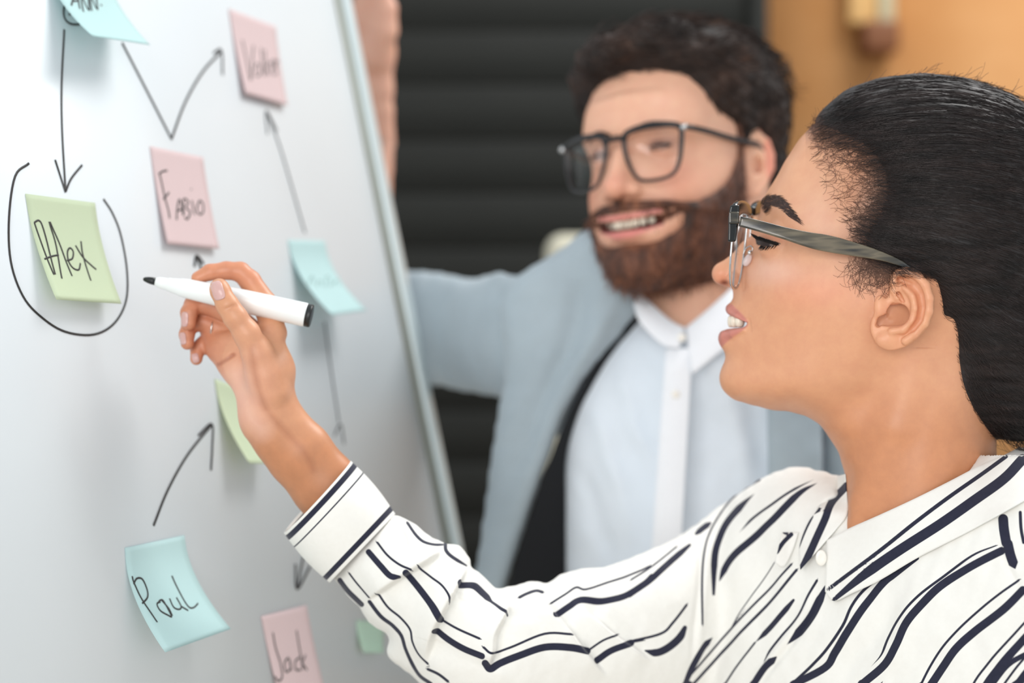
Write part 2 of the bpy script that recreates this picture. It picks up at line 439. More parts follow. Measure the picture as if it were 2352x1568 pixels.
draw('drawn_circle', [[(66, 375), (34, 405), (20, 500), (24, 600), (52, 680), (95, 729), (150, 762), (215, 768), (262, 742), (289, 690), (291, 620), (277, 540), (258, 490), (237, 457)]], 0.0016)
draw('drawn_arrow', [[(352, 1207), (385, 1125), (430, 1045), (486, 975)], [(455, 1000), (486, 974), (487, 1025), (484, 1080)]], 0.0020)
draw('drawn_arrow', [[(700, 1262), (692, 1300), (682, 1352)], [(678, 1295), (682, 1352), (712, 1300)]], 0.0022)
draw('drawn_arrow', [[(745, 740), (760, 850), (778, 970)], [(768, 1000), (782, 975), (790, 1020)]], 0.0016)
draw('drawn_arrow', [[(470, 640), (452, 590)], [(446, 612), (451, 588), (468, 606)]], 0.0026)
draw('drawn_loop', [[(155, -10), (146, 20), (148, 42), (160, 54), (178, 56), (190, 50)], [(158, 34), (170, 20)]], 0.0016)

# ------------------------------------------------------------------ sticky notes
def note_mat(name, c):
    t = NT(name); col = srgb(*c); n = t.noise(400, 3)
    t.L(t.mix(n, tuple(x*0.97 for x in col[:3])+(1,), col), t.b.inputs['Base Color'])
    t.b.inputs['Roughness'].default_value = 0.8; t.b.inputs['Specular IOR Level'].default_value = 0.2
    tr = t.N('ShaderNodeBsdfTranslucent'); tr.inputs[0].default_value = col
    mx = t.N('ShaderNodeMixShader'); mx.inputs[0].default_value = 0.35
    out = t.n['Material Output']; t.L(t.b.outputs[0], mx.inputs[1]); t.L(tr.outputs[0], mx.inputs[2]); t.L(mx.outputs[0], out.inputs[0]); return t.m
NM = {'pink': note_mat('pink_paper', (240, 220, 220)), 'green': note_mat('green_paper', (222, 233, 205)), 'teal': note_mat('teal_paper', (212, 238, 238)), 'mint': note_mat('mint_paper', (210, 234, 216))}
def note(tl, tr_, bl, br, peel, col, label, strokes, w=0.0013, twist=0.0, ink=None):
    """corners as seen on the board plane; lower edge lifts off by `peel` metres"""
    c = [bd(*q) for q in (tl, tr_)] ; n = 20; mcol = 10
    # lower corners are lifted: find board coords at that offset
    def bdo(px, py, off): return bd(px, py, off)
    lo = [bdo(*bl, peel), bdo(*br, peel*(1-twist))]
    def surf(s, t, o=0.0):
        # s across, t down 0..1; adhesive strip is flat for the first quarter
        k = max(0.0, (t-0.12)/0.88); lift = peel*(1-twist*s)*(k**1.7)
        a = (1-t)*((1-s)*c[0]+s*c[1])+t*((1-s)*lo[0]+s*lo[1])
        return bw(a[0], a[1], lift+0.0006+o)
    obj = empty('sticky_note', surf(.5, 0), label, 'sticky note', 'sticky notes on the whiteboard')
    V = []; F = []
    for lay in (0, 1):
        for i in range(n+1):
            for j in range(mcol+1): V.append(surf(j/mcol, i/n, -0.0002*lay))
    W = mcol+1; S = (n+1)*W
    for i in range(n):
        for j in range(mcol):
            a = i*W+j; F.append([a, a+W, a+W+1, a+1]); F.append([S+a, S+a+1, S+a+W+1, S+a+W])
    ring = [j for j in range(W)]+[i*W+mcol for i in range(1, n+1)]+[n*W+j for j in range(mcol-1, -1, -1)]+[i*W for i in range(n-1, 0, -1)]
    for a, b in zip(ring, ring[1:]+ring[:1]): F.append([a, b, b+S, a+S])
    sheet = mesh('sheet', V, F, NM[col], obj)
    # handwriting: strokes in (s,t) of the quad seen in the picture
    TL, TR, BL, BR = map(np.array, (tl, tr_, bl, br))
    def st(px, py):
        s = t = 0.5; q = np.array([px, py], float)
        for _ in range(12):
            f = (1-t)*((1-s)*TL+s*TR)+t*((1-s)*BL+s*BR)-q
            js = (1-t)*(TR-TL)+t*(BR-BL); jt = (1-s)*(BL-TL)+s*(BR-TR)
            d = np.linalg.solve(np.array([js, jt]).T, -f); s += d[0]; t += d[1]
        return s, t
    parts = []
    for k in strokes:
        p2 = spline(np.array(k, float), 5) if len(k) > 2 else np.array(k, float)
        if len(k) == 2: p2 = np.array([p2[0]+(p2[1]-p2[0])*x for x in (0, .25, .5, .75, 1)])
        sp = np.array([st(*x) for x in p2]); c3 = np.array([surf(a, b, 0.0003) for a, b in sp])
        g = np.gradient(c3, axis=0); g /= np.linalg.norm(g, axis=1)[:, None]+1e-12; nn = np.cross(bn, g)
        Vv = []; Ff = []
        for q in range(len(c3)):
            Vv += [c3[q]+nn[q]*w/2, c3[q]-nn[q]*w/2, c3[q]-nn[q]*w/2-bn*0.0002, c3[q]+nn[q]*w/2-bn*0.0002]
        for q in range(len(c3)-1):
            i, j = 4*q, 4*q+4
            for mm in range(4): Ff.append([i+mm, i+(mm+1) % 4, j+(mm+1) % 4, j+mm])
        parts.append((np.array(Vv), Ff))
    if parts: V, F = merge(parts); mesh('handwriting', V, F, ink or M_ink, obj, smooth=False)
    return obj
def z7(pts, s=900/1857, ox=0, oy=0): return [(ox+x*s, oy+y*s) for x, y in pts]
def zz(L, s=900/1857, ox=0, oy=0): return [z7(k, s, ox, oy) for k in L]
note((57, 445), (217, 466), (128, 688), (278, 698), 0.012, 'green', 'green sticky note reading Alex, inside the hand-drawn circle',
     zz([[(172, 1052), (190, 1042), (208, 1065), (235, 1150), (268, 1298)], [(172, 1052), (205, 1140), (240, 1240), (262, 1300)], [(222, 1225), (255, 1212), (287, 1205)],
         [(238, 1048), (275, 1160), (297, 1318)], [(242, 1048), (290, 1150), (325, 1250), (345, 1306)],
         [(325, 1232), (350, 1222), (355, 1190), (340, 1172), (328, 1190), (332, 1235), (352, 1268), (378, 1276), (388, 1245)],
         [(366, 1160), (400, 1215), (440, 1255), (463, 1275)], [(392, 1140), (400, 1200), (420, 1280), (433, 1328)]]), 0.0013)
note((343, 336), (465, 361), (384, 560), (503, 572), 0.004, 'pink', 'pink sticky note reading Fabio, above the pen hand',
     zz([[(752, 825), (770, 812), (790, 808)], [(755, 822), (765, 860), (780, 930), (798, 1000), (802, 1035)], [(775, 945), (800, 912)],
         [(835, 1042), (838, 990), (848, 945), (860, 975), (865, 1020)], [(838, 1000), (862, 990)], [(868, 1020), (868, 945), (890, 955), (880, 985), (900, 1005), (885, 1038), (872, 1030)],
         [(908, 950), (915, 990), (922, 1018)], [(903, 895), (906, 899)], [(945, 950), (932, 985), (942, 1015), (962, 1005), (962, 965), (945, 950)]]), 0.0014)
note((524, 20), (632, 61), (563, 215), (660, 243), 0.004, 'pink', 'pink sticky note reading Volker, nearest the top of the board',
     zz([[(1148, 190), (1165, 270), (1185, 380)], [(1200, 215), (1192, 300), (1187, 380)], [(1236, 228), (1242, 290), (1247, 358)], [(1215, 300), (1205, 330), (1215, 362), (1232, 345), (1228, 310), (1215, 300)],
         [(1254, 235), (1257, 300), (1259, 360)], [(1276, 292), (1260, 325), (1278, 355)],
         [(1290, 325), (1305, 310), (1298, 285), (1286, 300), (1290, 345), (1305, 355)], [(1312, 355), (1308, 290), (1320, 295)]]), 0.0013)
note((660, 551), (745, 553), (762, 724), (842, 713), 0.030, 'teal', 'pale teal sticky note near the board edge, right of the marker',
     zz([[(1490, 1345), (1510, 1300), (1520, 1340)], [(1530, 1350), (1545, 1320), (1560, 1350)], [(1570, 1355), (1580, 1300), (1600, 1330), (1590, 1350)], [(1608, 1345), (1625, 1320), (1640, 1345)]]), 0.0010, ink=mat('faded_ink', srgb(128, 160, 156), 0.7))
note((100, -100), (238, -95), (212, 84), (344, 104), 0.030, 'teal', 'pale teal sticky note at the top left of the board',
     zz([[(372, 15), (395, -60), (410, 30)], [(378, -5), (408, -8)], [(425, 45), (420, -30), (452, 40), (450, -40)], [(465, 40), (462, -30), (492, 35), (488, -40)], [(508, 10), (515, 16)]]), 0.0016)
note((286, 1258), (422, 1229), (378, 1498), (529, 1444), 0.028, 'teal', 'pale teal sticky note reading Paul, lower left of the board',
     zz([[(618, 1090), (625, 1110), (640, 1140), (665, 1190), (700, 1250), (724, 1296)], [(628, 1125), (640, 1100), (665, 1105), (688, 1150), (690, 1185), (668, 1212)],
         [(745, 1205), (730, 1215), (742, 1245), (770, 1265), (786, 1270), (760, 1205), (745, 1198), (735, 1210)], [(752, 1200), (778, 1235), (790, 1268)],
         [(785, 1190), (800, 1230), (822, 1240), (832, 1225), (815, 1185)], [(830, 1225), (860, 1245)], [(795, 1088), (825, 1150), (862, 1225), (885, 1232), (908, 1212)]], 900/1747, 0, 760), 0.0014)
note((598, 1415), (703, 1389), (652, 1640), (752, 1612), 0.004, 'pink', 'pink sticky note reading Jack, at the bottom of the board',
     zz([[(1215, 1345), (1228, 1410), (1250, 1480), (1258, 1540), (1242, 1560), (1226, 1540)], [(1285, 1455), (1268, 1480), (1275, 1520), (1295, 1500), (1288, 1460), (1298, 1515)],
         [(1335, 1455), (1315, 1475), (1318, 1510), (1340, 1510)], [(1320, 1335), (1335, 1420), (1350, 1510)], [(1345, 1480), (1362, 1445)], [(1345, 1480), (1368, 1512)]], 900/1747, 0, 760), 0.0014)
note((818, 1425), (885, 1428), (835, 1498), (880, 1500), 0.006, 'mint', 'small pale green sticky note beside the striped elbow', [])
note((492, 870), (590, 905), (572, 1064), (640, 1066), 0.020, 'green', 'green sticky note mostly hidden behind the wrist', [])
# ------------------------------------------------------------------ shared people helpers
def sinnoise(p, seed, lam, n=7):
    rs = np.random.RandomState(seed); out = np.zeros(len(p))
    for _ in range(n):
        k = rs.normal(size=p.shape[1]); k *= 2*np.pi/lam/np.linalg.norm(k)*rs.uniform(0.6, 1.7); out += np.sin(p@k+rs.uniform(0, 6.28))
    return out/math.sqrt(n)
def attr_skin(name, rough=0.42, sss=0.12):
    t = NT(name); a = t.N('ShaderNodeAttribute', attribute_name='col')
    n = t.noise(90, 5, 0.65); c = t.mix(0.10, a.outputs[0], t.ramp(n, [(0.35, srgb(150, 92, 62)), (0.65, srgb(250, 205, 180))]), 'OVERLAY')
    t.L(c, t.b.inputs['Base Color']); t.b.inputs['Roughness'].default_value = rough; t.b.inputs['Specular IOR Level'].default_value = 0.4
    t.b.inputs['Subsurface Weight'].default_value = sss; t.b.inputs['Subsurface Radius'].default_value = (1.0, 0.35, 0.2)
    t.b.inputs['Subsurface Scale'].default_value = 0.006
    t.bump(t.noise(1400, 3, 0.6), 0.12, 0.0004); return t.m
def hair_mat(name, c0, c1, rough=0.42):
    t = NT(name); n = t.noise(30, 4, 0.6, (1, 1, 6)); t.L(t.ramp(n, [(0.35, c0), (0.7, c1)]), t.b.inputs['Base Color'])
    t.b.inputs['Roughness'].default_value = rough; t.b.inputs['Specular IOR Level'].default_value = 0.5; return t.m
SKIN_W = attr_skin('skin_warm', 0.40, 0.10)
LC = lambda r, g, b: np.array(srgb(r, g, b)[:3])

# ------------------------------------------------------------------ woman: head and neck (px space at 1 m)
WMAP = pxmap(1.0)
YAW = 0.105
def wcoords(p):
    dm = (2050-p[:, 0])*YAW; return p[:, 0], p[:, 1], np.abs(p[:, 2]-dm)*0.9945
def wd(x, w, side=-1): return (2050-x)*YAW+side*w/0.9945
# silhouette: x, y, roundness radius (px)
SIL = [(1893,268,200),(1870,284,185),(1858,296,180),(1835,321,180),(1800,375,180),(1775,420,160),(1757,450,115),(1748,474,80),(1741,500,55),(1727,527,32),
(1708,553,22),(1686,578,20),(1660,599,24),(1644,612,27),(1638,627,27),(1642,643,24),(1655,653,20),(1670,659,18),(1682,667,25),(1683,680,40),(1679,692,48),
(1668,703,50),(1669,716,50),(1677,725,52),(1678,741,60),(1668,754,55),(1655,766,50),(1650,779,50),(1655,795,55),(1664,810,65),(1665,824,70),(1657,845,75),(1652,868,80),(1659,893,75),(1676,911,70),
(1703,923,75),(1744,934,90),(1805,944,105),(1846,954,105),(1883,976,100),(1907,1009,95),(1927,1042,95),(1938,1079,100),(1944,1132,105),(1948,1181,110),(1948,1260,120),(1945,1340,130),
(2300,1340,150),(2297,1200,150),(2290,1080,150),(2290,980,150),(2300,900,150),(2330,820,160),(2385,730,190),(2425,640,220),(2445,520,230),(2435,400,230),(2395,305,225),(2320,240,220),(2230,204,220),(2120,190,215),(2030,199,210),(1955,225,205)]
# interior half widths
INT = [(1890,330,112),(1870,380,118),(1850,420,118),(1940,330,165),(1960,420,200),(1900,430,160),(1850,470,145),(1810,440,98),(1800,480,116),(1780,470,75),(1770,495,62),
(1820,505,150),(1860,520,176),(1900,500,186),(1960,500,205),(2040,300,190),(2050,420,225),(2150,400,240),(2250,400,232),(2150,280,180),(2300,520,225),(2200,560,238),(2100,560,222),(2040,560,212),
(1800,530,132),(1770,525,88),(1752,530,58),(1740,545,36),(1738,570,42),(1718,570,28),(1705,590,28),(1700,610,33),(1680,612,27),(1665,625,26),(1715,625,46),(1722,600,46),(1735,600,66),
(1760,590,104),(1790,590,138),(1830,575,163),(1880,570,184),(1950,570,200),(1740,640,88),(1715,650,62),(1704,662,56),(1770,630,128),(1810,625,158),(1860,625,182),(1920,625,197),(1990,640,204),
(1700,680,52),(1695,700,50),(1725,690,82),(1760,690,122),(1810,690,160),(1870,690,184),(1940,690,197),(2010,710,203),(2090,690,200),(2180,700,190),(2260,700,190),
(1690,735,42),(1705,745,66),(1722,748,86),(1745,750,108),(1790,760,140),(1840,760,163),(1900,760,180),(1960,770,188),(2030,790,186),
(1672,775,38),(1690,780,60),(1715,780,84),(1685,815,52),(1710,820,78),(1675,865,56),(1700,870,80),(1740,850,104),(1790,840,132),(1850,840,156),(1910,830,168),(1960,830,174),
(1700,905,60),(1740,905,86),(1790,910,106),(1850,905,132),(1910,880,150),(1960,870,158),(2010,850,160),
(1850,940,72),(1900,940,104),(1950,920,122),(1990,900,134),(1930,990,88),(1970,980,116),(1960,1060,88),(2000,1050,120),(2060,950,152),(2060,850,165),(2130,800,168),
(2120,950,165),(2120,1080,166),(2200,900,160),(2220,1050,140),(1990,1150,104),(2060,1180,150),(2140,1200,168),(2220,1200,150),(1990,1280,110),(2120,1300,172)]
def silq():
    a = np.array(SIL, float); x, y, r = a.T; q = [np.stack([x, y, 0*x], 1)]
    nxt = np.roll(a, -1, 0)[:, :2]-np.roll(a, 1, 0)[:, :2]; nxt /= np.linalg.norm(nxt, axis=1)[:, None]
    nrm = np.stack([nxt[:, 1], -nxt[:, 0]], 1)       # points outward or inward, fixed below
    s = polydist(a[:, :2]+nrm*3, a[:, :2]); nrm[s > 0] *= -1
    for e in (6.0,):
        q.append(np.stack([x-nrm[:, 0]*e, y-nrm[:, 1]*e, 2*r*e-e*e], 1)); q.append(np.stack([x+nrm[:, 0]*e, y+nrm[:, 1]*e, -2*r*e-e*e], 1))
    big = a[a[:, 2] > 90]; bn_ = nrm[a[:, 2] > 90]
    q.append(np.stack([big[:, 0]+bn_[:, 0]*40, big[:, 1]+bn_[:, 1]*40, -2*big[:, 2]*40-1600], 1))
    return np.vstack(q)
_q = silq(); _i = np.array(INT, float)
QW = rbf2d(np.r_[_q[:, 0], _i[:, 0]], np.r_[_q[:, 1], _i[:, 1]], np.r_[_q[:, 2], _i[:, 2]**2], 1600, 130, 2500, 1360, 3.0, 2e-3)

HL = spline([(1850,283),(1880,292),(1925,306),(1968,326),(2004,356),(2028,400),(2032,446),(2014,488),(1990,528),(1984,560),(2000,590),(2030,606),(2062,604),(2110,610),(2142,640),(2158,690),(2163,728),(2186,738),(2198,780),(2199,840),(2212,900),(2240,955),(2280,1000),(2330,1018),(2420,1010)], 4)
HPOLY = np.vstack([HL, [(2700,1000),(2700,60),(1850,60)]])
HM = None
def build_hm():
    X, Y = np.meshgrid(np.arange(1640, 2520, 5.0), np.arange(130, 1100, 5.0), indexing='ij')
    return Field2D(1640, 130, 5.0, polydist(np.stack([X.ravel(), Y.ravel()], 1), HPOLY).reshape(X.shape))
HM = build_hm()
EAR = spline([(2046,634),(2058,619),(2082,613),(2110,622),(2130,643),(2142,672),(2146,704),(2141,732),(2126,758),(2103,781),(2078,797),(2045,805),(2020,796),(2006,778),(1999,755),(2003,730),(2020,705),(2040,680),(2044,655)], 4, True)
MOUTH = np.array([(1640,724),(1668,722),(1680,727),(1700,735),(1717,741),(1713,748),(1705,752),(1690,753),(1672,755),(1662,758),(1640,760)], float)
EYE = np.array([1781, 557, 100.0])
def head_core(x, y, w): return QW.dist(x, y, w)
def woman_head(p):
    x, y, w = wcoords(p); q = np.stack([x, y, w], 1)
    d = head_core(x, y, w)
    # eyelids and socket
    m = (np.abs(x-1780) < 90) & (np.abs(y-557) < 80)
    if m.any():
        qm = q[m]; lid = ell(qm, EYE, (43, 43, 43)); v = smin(d[m], lid, 14)
        cut = chain(qm, [(1738,552,80,3), (1746,557,106,4.5), (1764,561,128,4.5), (1785,561,141,2)], 4)
        v = smax(v, -cut, 4); v = smin(v, ell(qm, EYE, (36, 36, 36)), 1.5)
        v = smax(v, -chain(qm, [(1752,528,98,2), (1775,530,128,3), (1798,545,146,2)], 3)+0.5, 5); d[m] = v
    m = (x < 1760) & (y > 560) & (y < 700)
    if m.any():
        qm = q[m]; v = d[m]
        v = smin(v, ell(qm, (1655,628,0), (17,20,24)), 12)
        v = smin(v, ell(qm, (1685,643,36), (17,16,17)), 9)
        v = smax(v, -seg(qm, (1704,628,52), (1708,662,60), 2.5, 3), 7)
        v = smax(v, -ell(qm, (1663,649,30), (12,6.5,13)), 3)
        d[m] = v
    # lips and mouth opening
    m = (x < 1760) & (y > 680) & (y < 830)
    if m.any():
        qm = q[m]; v = d[m]
        v = smin(v, chain(qm, [(1680,711,0,11), (1682,715,26,10), (1694,725,54,7), (1712,737,76,4)], 4), 7)
        v = smin(v, chain(qm, [(1666,772,0,14), (1668,771,26,13), (1684,766,54,9), (1708,757,76,5)], 4), 8)
        pm = polydist(qm[:, :2], MOUTH); v = smax(v, pm, 3)
        v = smax(v, -seg(qm, (1719,735,84), (1722,762,92), 2, 2)+0.6, 7)
        d[m] = v
    # ear
    m = (x > 1960) & (x < 2185) & (y > 580) & (y < 840) & (w > 130)
    if m.any():
        qm = q[m]; v = d[m]; X, Y, W = qm.T
        wc = 214+0.20*(X-2000)-0.03*(Y-700)
        sd = polydist(qm[:, :2], EAR)
        e = smax(np.abs(W-wc+4)-7, -sd, 7)
        hx = [(2062,668,0,7),(2054,648,5,8),(2062,630,6,9),(2084,623,8,10),(2108,634,11,10),(2126,655,12,10.5),(2135,685,12,10.5),(2134,715,11,10),(2124,743,10,9.5),(2103,767,8,9),(2080,783,7,10)]
        wcf = lambda a, b: 214+0.20*(a-2000)-0.03*(b-700)
        e = smin(e, chain(qm, [(a, b, wcf(a, b)+o, r) for a, b, o, r in hx], 5), 5)
        e = smin(e, chain(qm, [(a, b, wcf(a, b)+o, r) for a, b, o, r in [(2078,660,2,8),(2098,680,4,10),(2104,708,5,11),(2096,738,5,10),(2075,757,5,9),(2048,761,5,9)]], 6), 6)
        e = smin(e, ell(qm, (2040,780,wcf(2040,780)), (27,19,11)), 8)
        v2 = smin(v, e, 7)
        v2 = smin(v2, ell(qm, (2022,704,wcf(2020,704)-2), (15,27,11)), 9)
        v2 = smin(v2, chain(qm, [(2052,668,wcf(2052,668)+3,7),(2062,684,wcf(2060,684)+1,7),(2074,694,wcf(2074,694)-4,6)], 4), 5)
        cc = smin(ell(qm, (2064,722,wcf(2066,722)+2), (25,25,27)), ell(qm, (2040,736,wcf(2040,736)), (26,13,26)), 8)
        v2 = smax(v2, -cc, 5)
        v2 = smax(v2, -chain(qm, [(2017,746,wcf(2018,744)-2,6),(2030,730,wcf(2030,728)-10,9),(2042,712,wcf(2040,708)-8,8),(2052,699,wcf(2052,697),4)], 4), 4); v2 = smax(v2, -chain(qm, [(2020,742,wcf(2018,744)-14,6),(2033,726,wcf(2030,728)-18,7),(2046,708,wcf(2040,708)-14,6)], 4), 3)
        v2 = smax(v2, -chain(qm, [(a, b, wcf(a, b)+1, r) for a, b, r in [(2055,664,4.5),(2064,678,6),(2074,692,4)]], 3), 3); v2 = smax(v2, -chain(qm, [(a, b, wcf(a, b)+0, r) for a, b, r in [(2067,642,5),(2078,648,5),(2092,652,3)]], 3), 3)
        v2 = smax(v2, -chain(qm, [(a, b, wcf(a, b)+10, r) for a, b, r in [(2068,643,7),(2080,647,8),(2098,656,7),(2113,676,7),(2118,705,7),(2113,735,6.5),(2096,756,5)]], 3)+2, 5)
        d[m] = v2
    # collar-bone tendon from behind the ear to the throat
    m = (y > 800)
    if m.any():
        qm = q[m]; d[m] = smin(d[m], chain(qm, [(2110,830,118,40),(2060,980,112,38),(1995,1160,72,34),(1960,1300,50,30)], 10), 45)
    return d
V, Q = surface_nets(woman_head, (1626, 160, -310), (2470, 1320, 345), 3.0)
keep = None
def paint_woman(V, N):
    x, y, w = wcoords(V); n = len(x)
    base = LC(216, 160, 125); col = np.tile(base, (n, 1))
    def blend(c, a): col[:] = col*(1-a[:, None])+c*a[:, None]
    g = lambda cx, cy, rx, ry: np.exp(-((x-cx)/rx)**2-((y-cy)/ry)**2)
    blend(LC(226, 146, 120), 0.38*g(1870, 668, 110, 40)); blend(LC(240, 200, 184), 0.5*g(1780, 622, 70, 34)); blend(LC(240, 200, 184), 0.35*g(1880, 500, 50, 60)); blend(LC(224, 142, 116), 0.45*g(1655, 640, 30, 25))  # pale cheek and forehead patches paint in the lit highlight plus makeup
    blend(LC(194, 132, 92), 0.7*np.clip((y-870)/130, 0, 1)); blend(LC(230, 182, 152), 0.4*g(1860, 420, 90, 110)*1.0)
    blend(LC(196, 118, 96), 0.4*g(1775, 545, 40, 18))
    up_ = np.array([(1655,706),(1668,700),(1681,697),(1690,707),(1706,722),(1719,738),(1716,744),(1700,736),(1680,730),(1655,724)], float)
    lo_ = np.array([(1640,757),(1664,754),(1690,751),(1716,742),(1719,746),(1705,760),(1684,774),(1668,787),(1655,801),(1640,800)], float)
    pts = np.stack([x, y], 1); near = (x < 1740) & (y > 680) & (y < 820)
    a = np.zeros(n); a[near] = np.clip(np.maximum(polydist(pts[near], up_), polydist(pts[near], lo_))/4+0.4, 0, 1); blend(LC(196, 126, 118), a*0.85)
    inm = np.zeros(n); inm[near] = np.clip((polydist(pts[near], MOUTH)+1)/2, 0, 1)*(x[near] > 1684); blend(LC(120, 50, 45), inm)
    nos = np.exp(-((x-1664)/11)**2-((y-649)/6)**2)*(w < 62); blend(LC(110, 50, 36), 0.95*nos)  # dark of the nostril hollow painted into the skin colour
    ear = (x > 1995) & (x < 2150) & (y > 605) & (y < 808) & (w > 205)
    blend(LC(228, 166, 130), 0.5*ear); blend(LC(214, 134, 108), 0.7*np.exp(-((x-2058)/26)**2-((y-722)/22)**2)*ear)
    # scalp tint under the fine temple hair
    tm = np.exp(-((x-2005)/66)**2-((y-415)/125)**2)+0.8*np.exp(-((x-2012)/52)**2-((y-600)/38)**2)+0.5*np.exp(-((x-1905)/50)**2-((y-312)/30)**2); blend(LC(128, 88, 70), 0.45*np.clip(tm*1.2, 0, 1)); blend(LC(88, 58, 47), 0.92*np.exp(np.minimum(HM(x, y), 0)/24)*(y < 640)*(x > 1850)*(HM(x, y) > -120))
    # eyeball: white, iris and pupil where the lids leave it open
    e = np.sqrt((x-EYE[0])**2+(y-EYE[1])**2+(w-EYE[2])**2); on = polydist(pts, np.array([(1736,549),(1750,549),(1772,554),(1792,560),(1772,565),(1752,566),(1738,560)], float)) > -1
    blend(LC(44, 28, 24), on*(w < 160)*1.0); blend(LC(150, 132, 124), (on & (x > 1768) & (x < 1780))*0.5)
    return np.clip(col, 0, 1)
N = vnormals(V, Q)
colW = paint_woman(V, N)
# ------------------------------------------------------------------ woman: writing hand and forearm
PEN_A, PEN_B = np.array([332, 641, 25.0]), np.array([716, 726, -18.0])
def hand_sdf(p):
    # forearm to wrist
    fa = chain(p, [(840,1230,40,72),(748,1116,24,77),(686,1040,16,76),(652,1002,12,71),(620,965,8,67)], 14, 1.35)
    # palm: metacarpal bars
    pal = chain(p, [(630,960,6,48),(628,850,0,44),(618,760,-2,30)], 30, 1.15)
    pal = smin(pal, chain(p, [(600,935,18,44),(575,850,34,36),(560,785,42,30)], 24), 30)
    pal = smin(pal, chain(p, [(585,905,28,38),(540,830,48,34),(520,790,54,30)], 24), 26); pal = smin(pal, chain(p, [(545,850,50,32),(506,800,74,31),(486,756,92,28)], 14), 18)
    pal = smin(pal, chain(p, [(618,935,-12,44),(610,860,-30,42),(588,800,-38,34)], 24), 26)
    d = smin(fa, pal, 40)
    th = chain(p, [(622,900,-30,42),(590,815,-50,34),(566,765,-62,30),(540,728,-68,26.5),(522,700,-66,24.5),(506,668,-58,22),(503,660,-57,20.5)], 12)
    d = smin(d, th, 12)
    ix = chain(p, [(632,765,6,28),(608,698,26,29),(574,645,36,25),(552,624,38,22.5),(520,621,34,20.5),(482,625,29,18.5),(454,638,26,15)], 6)
    d = smin(d, ix, 7)
    mf = chain(p, [(600,775,35,24),(545,728,56,24),(478,700,66,22.5),(444,699,62,21)], 6)
    mf = smin(mf, chain(p, [(444,699,62,21),(434,718,48,19.5),(433,742,40,17)], 6), 5); d = smin(d, mf, 4)
    rf = chain(p, [(570,800,55,23),(520,762,74,22),(462,738,84,21),(436,748,80,19)], 6)
    rf = smin(rf, chain(p, [(436,748,80,19),(429,768,66,18),(430,788,56,15.5)], 5), 5); d = smin(d, rf, 3)
    pf = chain(p, [(545,830,62,24),(500,806,84,22),(468,790,92,19),(454,800,88,17),(451,824,76,14.5)], 5); d = smin(d, pf, 3)
    # creases
    d = smax(d, -chain(p, [(480,842,8,3),(505,836,8,3),(535,815,10,3)], 3)+1.2, 5)
    d = smax(d, -seg(p, (514,712,-94), (544,700,-90), 2)+1, 5)
    return d
V2, Q2 = surface_nets(hand_sdf, (385, 560, -150), (960, 1330, 190), 3.0)
V2 = lapsmooth(V2, Q2, 2, 0.4)
def paint_hand(V):
    x, y, d = V.T; n = len(x); col = np.tile(LC(204, 150, 116), (n, 1))
    def blend(c, a): col[:] = col*(1-a[:, None])+c*a[:, None]
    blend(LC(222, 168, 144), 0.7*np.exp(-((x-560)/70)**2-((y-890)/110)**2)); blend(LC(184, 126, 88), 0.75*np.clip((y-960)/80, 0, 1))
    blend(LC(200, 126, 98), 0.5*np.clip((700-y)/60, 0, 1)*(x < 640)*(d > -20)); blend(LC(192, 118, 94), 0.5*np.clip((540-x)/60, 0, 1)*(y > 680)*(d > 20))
    ln_ = polydist(np.stack([x, y], 1), spline([(578,800),(590,880),(612,940),(650,985),(700,1040),(720,1080)], 4), False); blend(LC(150, 92, 66), 0.35*np.clip(1-ln_/13, 0, 1))  # shade of the thumb-base crease painted as a darker line, not carved
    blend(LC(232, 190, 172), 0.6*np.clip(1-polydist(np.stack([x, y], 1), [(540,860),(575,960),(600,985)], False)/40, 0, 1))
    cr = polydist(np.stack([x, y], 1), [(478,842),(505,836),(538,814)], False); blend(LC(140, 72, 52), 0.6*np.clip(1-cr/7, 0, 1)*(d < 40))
    return np.clip(col, 0, 1)
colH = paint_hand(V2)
# hidden torso and upper arm, coarse, all one body
def torso_sdf(p):
    d = chain(p, [(2120,1180,0,120),(2120,1300,20,150),(2130,1800,60,230)], 60)
    d = smin(d, chain(p, [(2110,1330,10,90),(1760,1300,290,66)], 30), 40)
    d = smin(d, chain(p, [(1760,1300,290,66),(1060,1500,70,58),(845,1240,40,60)], 20), 20)
    d = smin(d, chain(p, [(2120,1330,0,90),(2560,1480,-250,70),(2640,1800,-260,60)], 30), 30); return d
V3, Q3 = surface_nets(torso_sdf, (740, 1090, -380), (2760, 2080, 460), 15.0)
col3 = np.tile(LC(208, 150, 116), (len(V3), 1))
woman = empty('person', tuple(WMAP(np.array([2130, 1500, 0.0]))), 'person in striped blouse and half-rim glasses, in profile, holding a marker to the board', 'person')
Va = np.vstack([V, V2, V3]); Qa = np.vstack([Q, Q2+len(V), Q3+len(V)+len(V2)])
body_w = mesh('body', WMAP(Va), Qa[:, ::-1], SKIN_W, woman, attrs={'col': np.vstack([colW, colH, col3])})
BH = BVHTree.FromPolygons([tuple(v) for v in V], [tuple(q) for q in Q])
def cast(bvh, x, y, d0=-900):
    h = bvh.ray_cast(Vector((x, y, d0)), Vector((0, 0, 1)), 3000); return h[0][2] if h[0] is not None else None

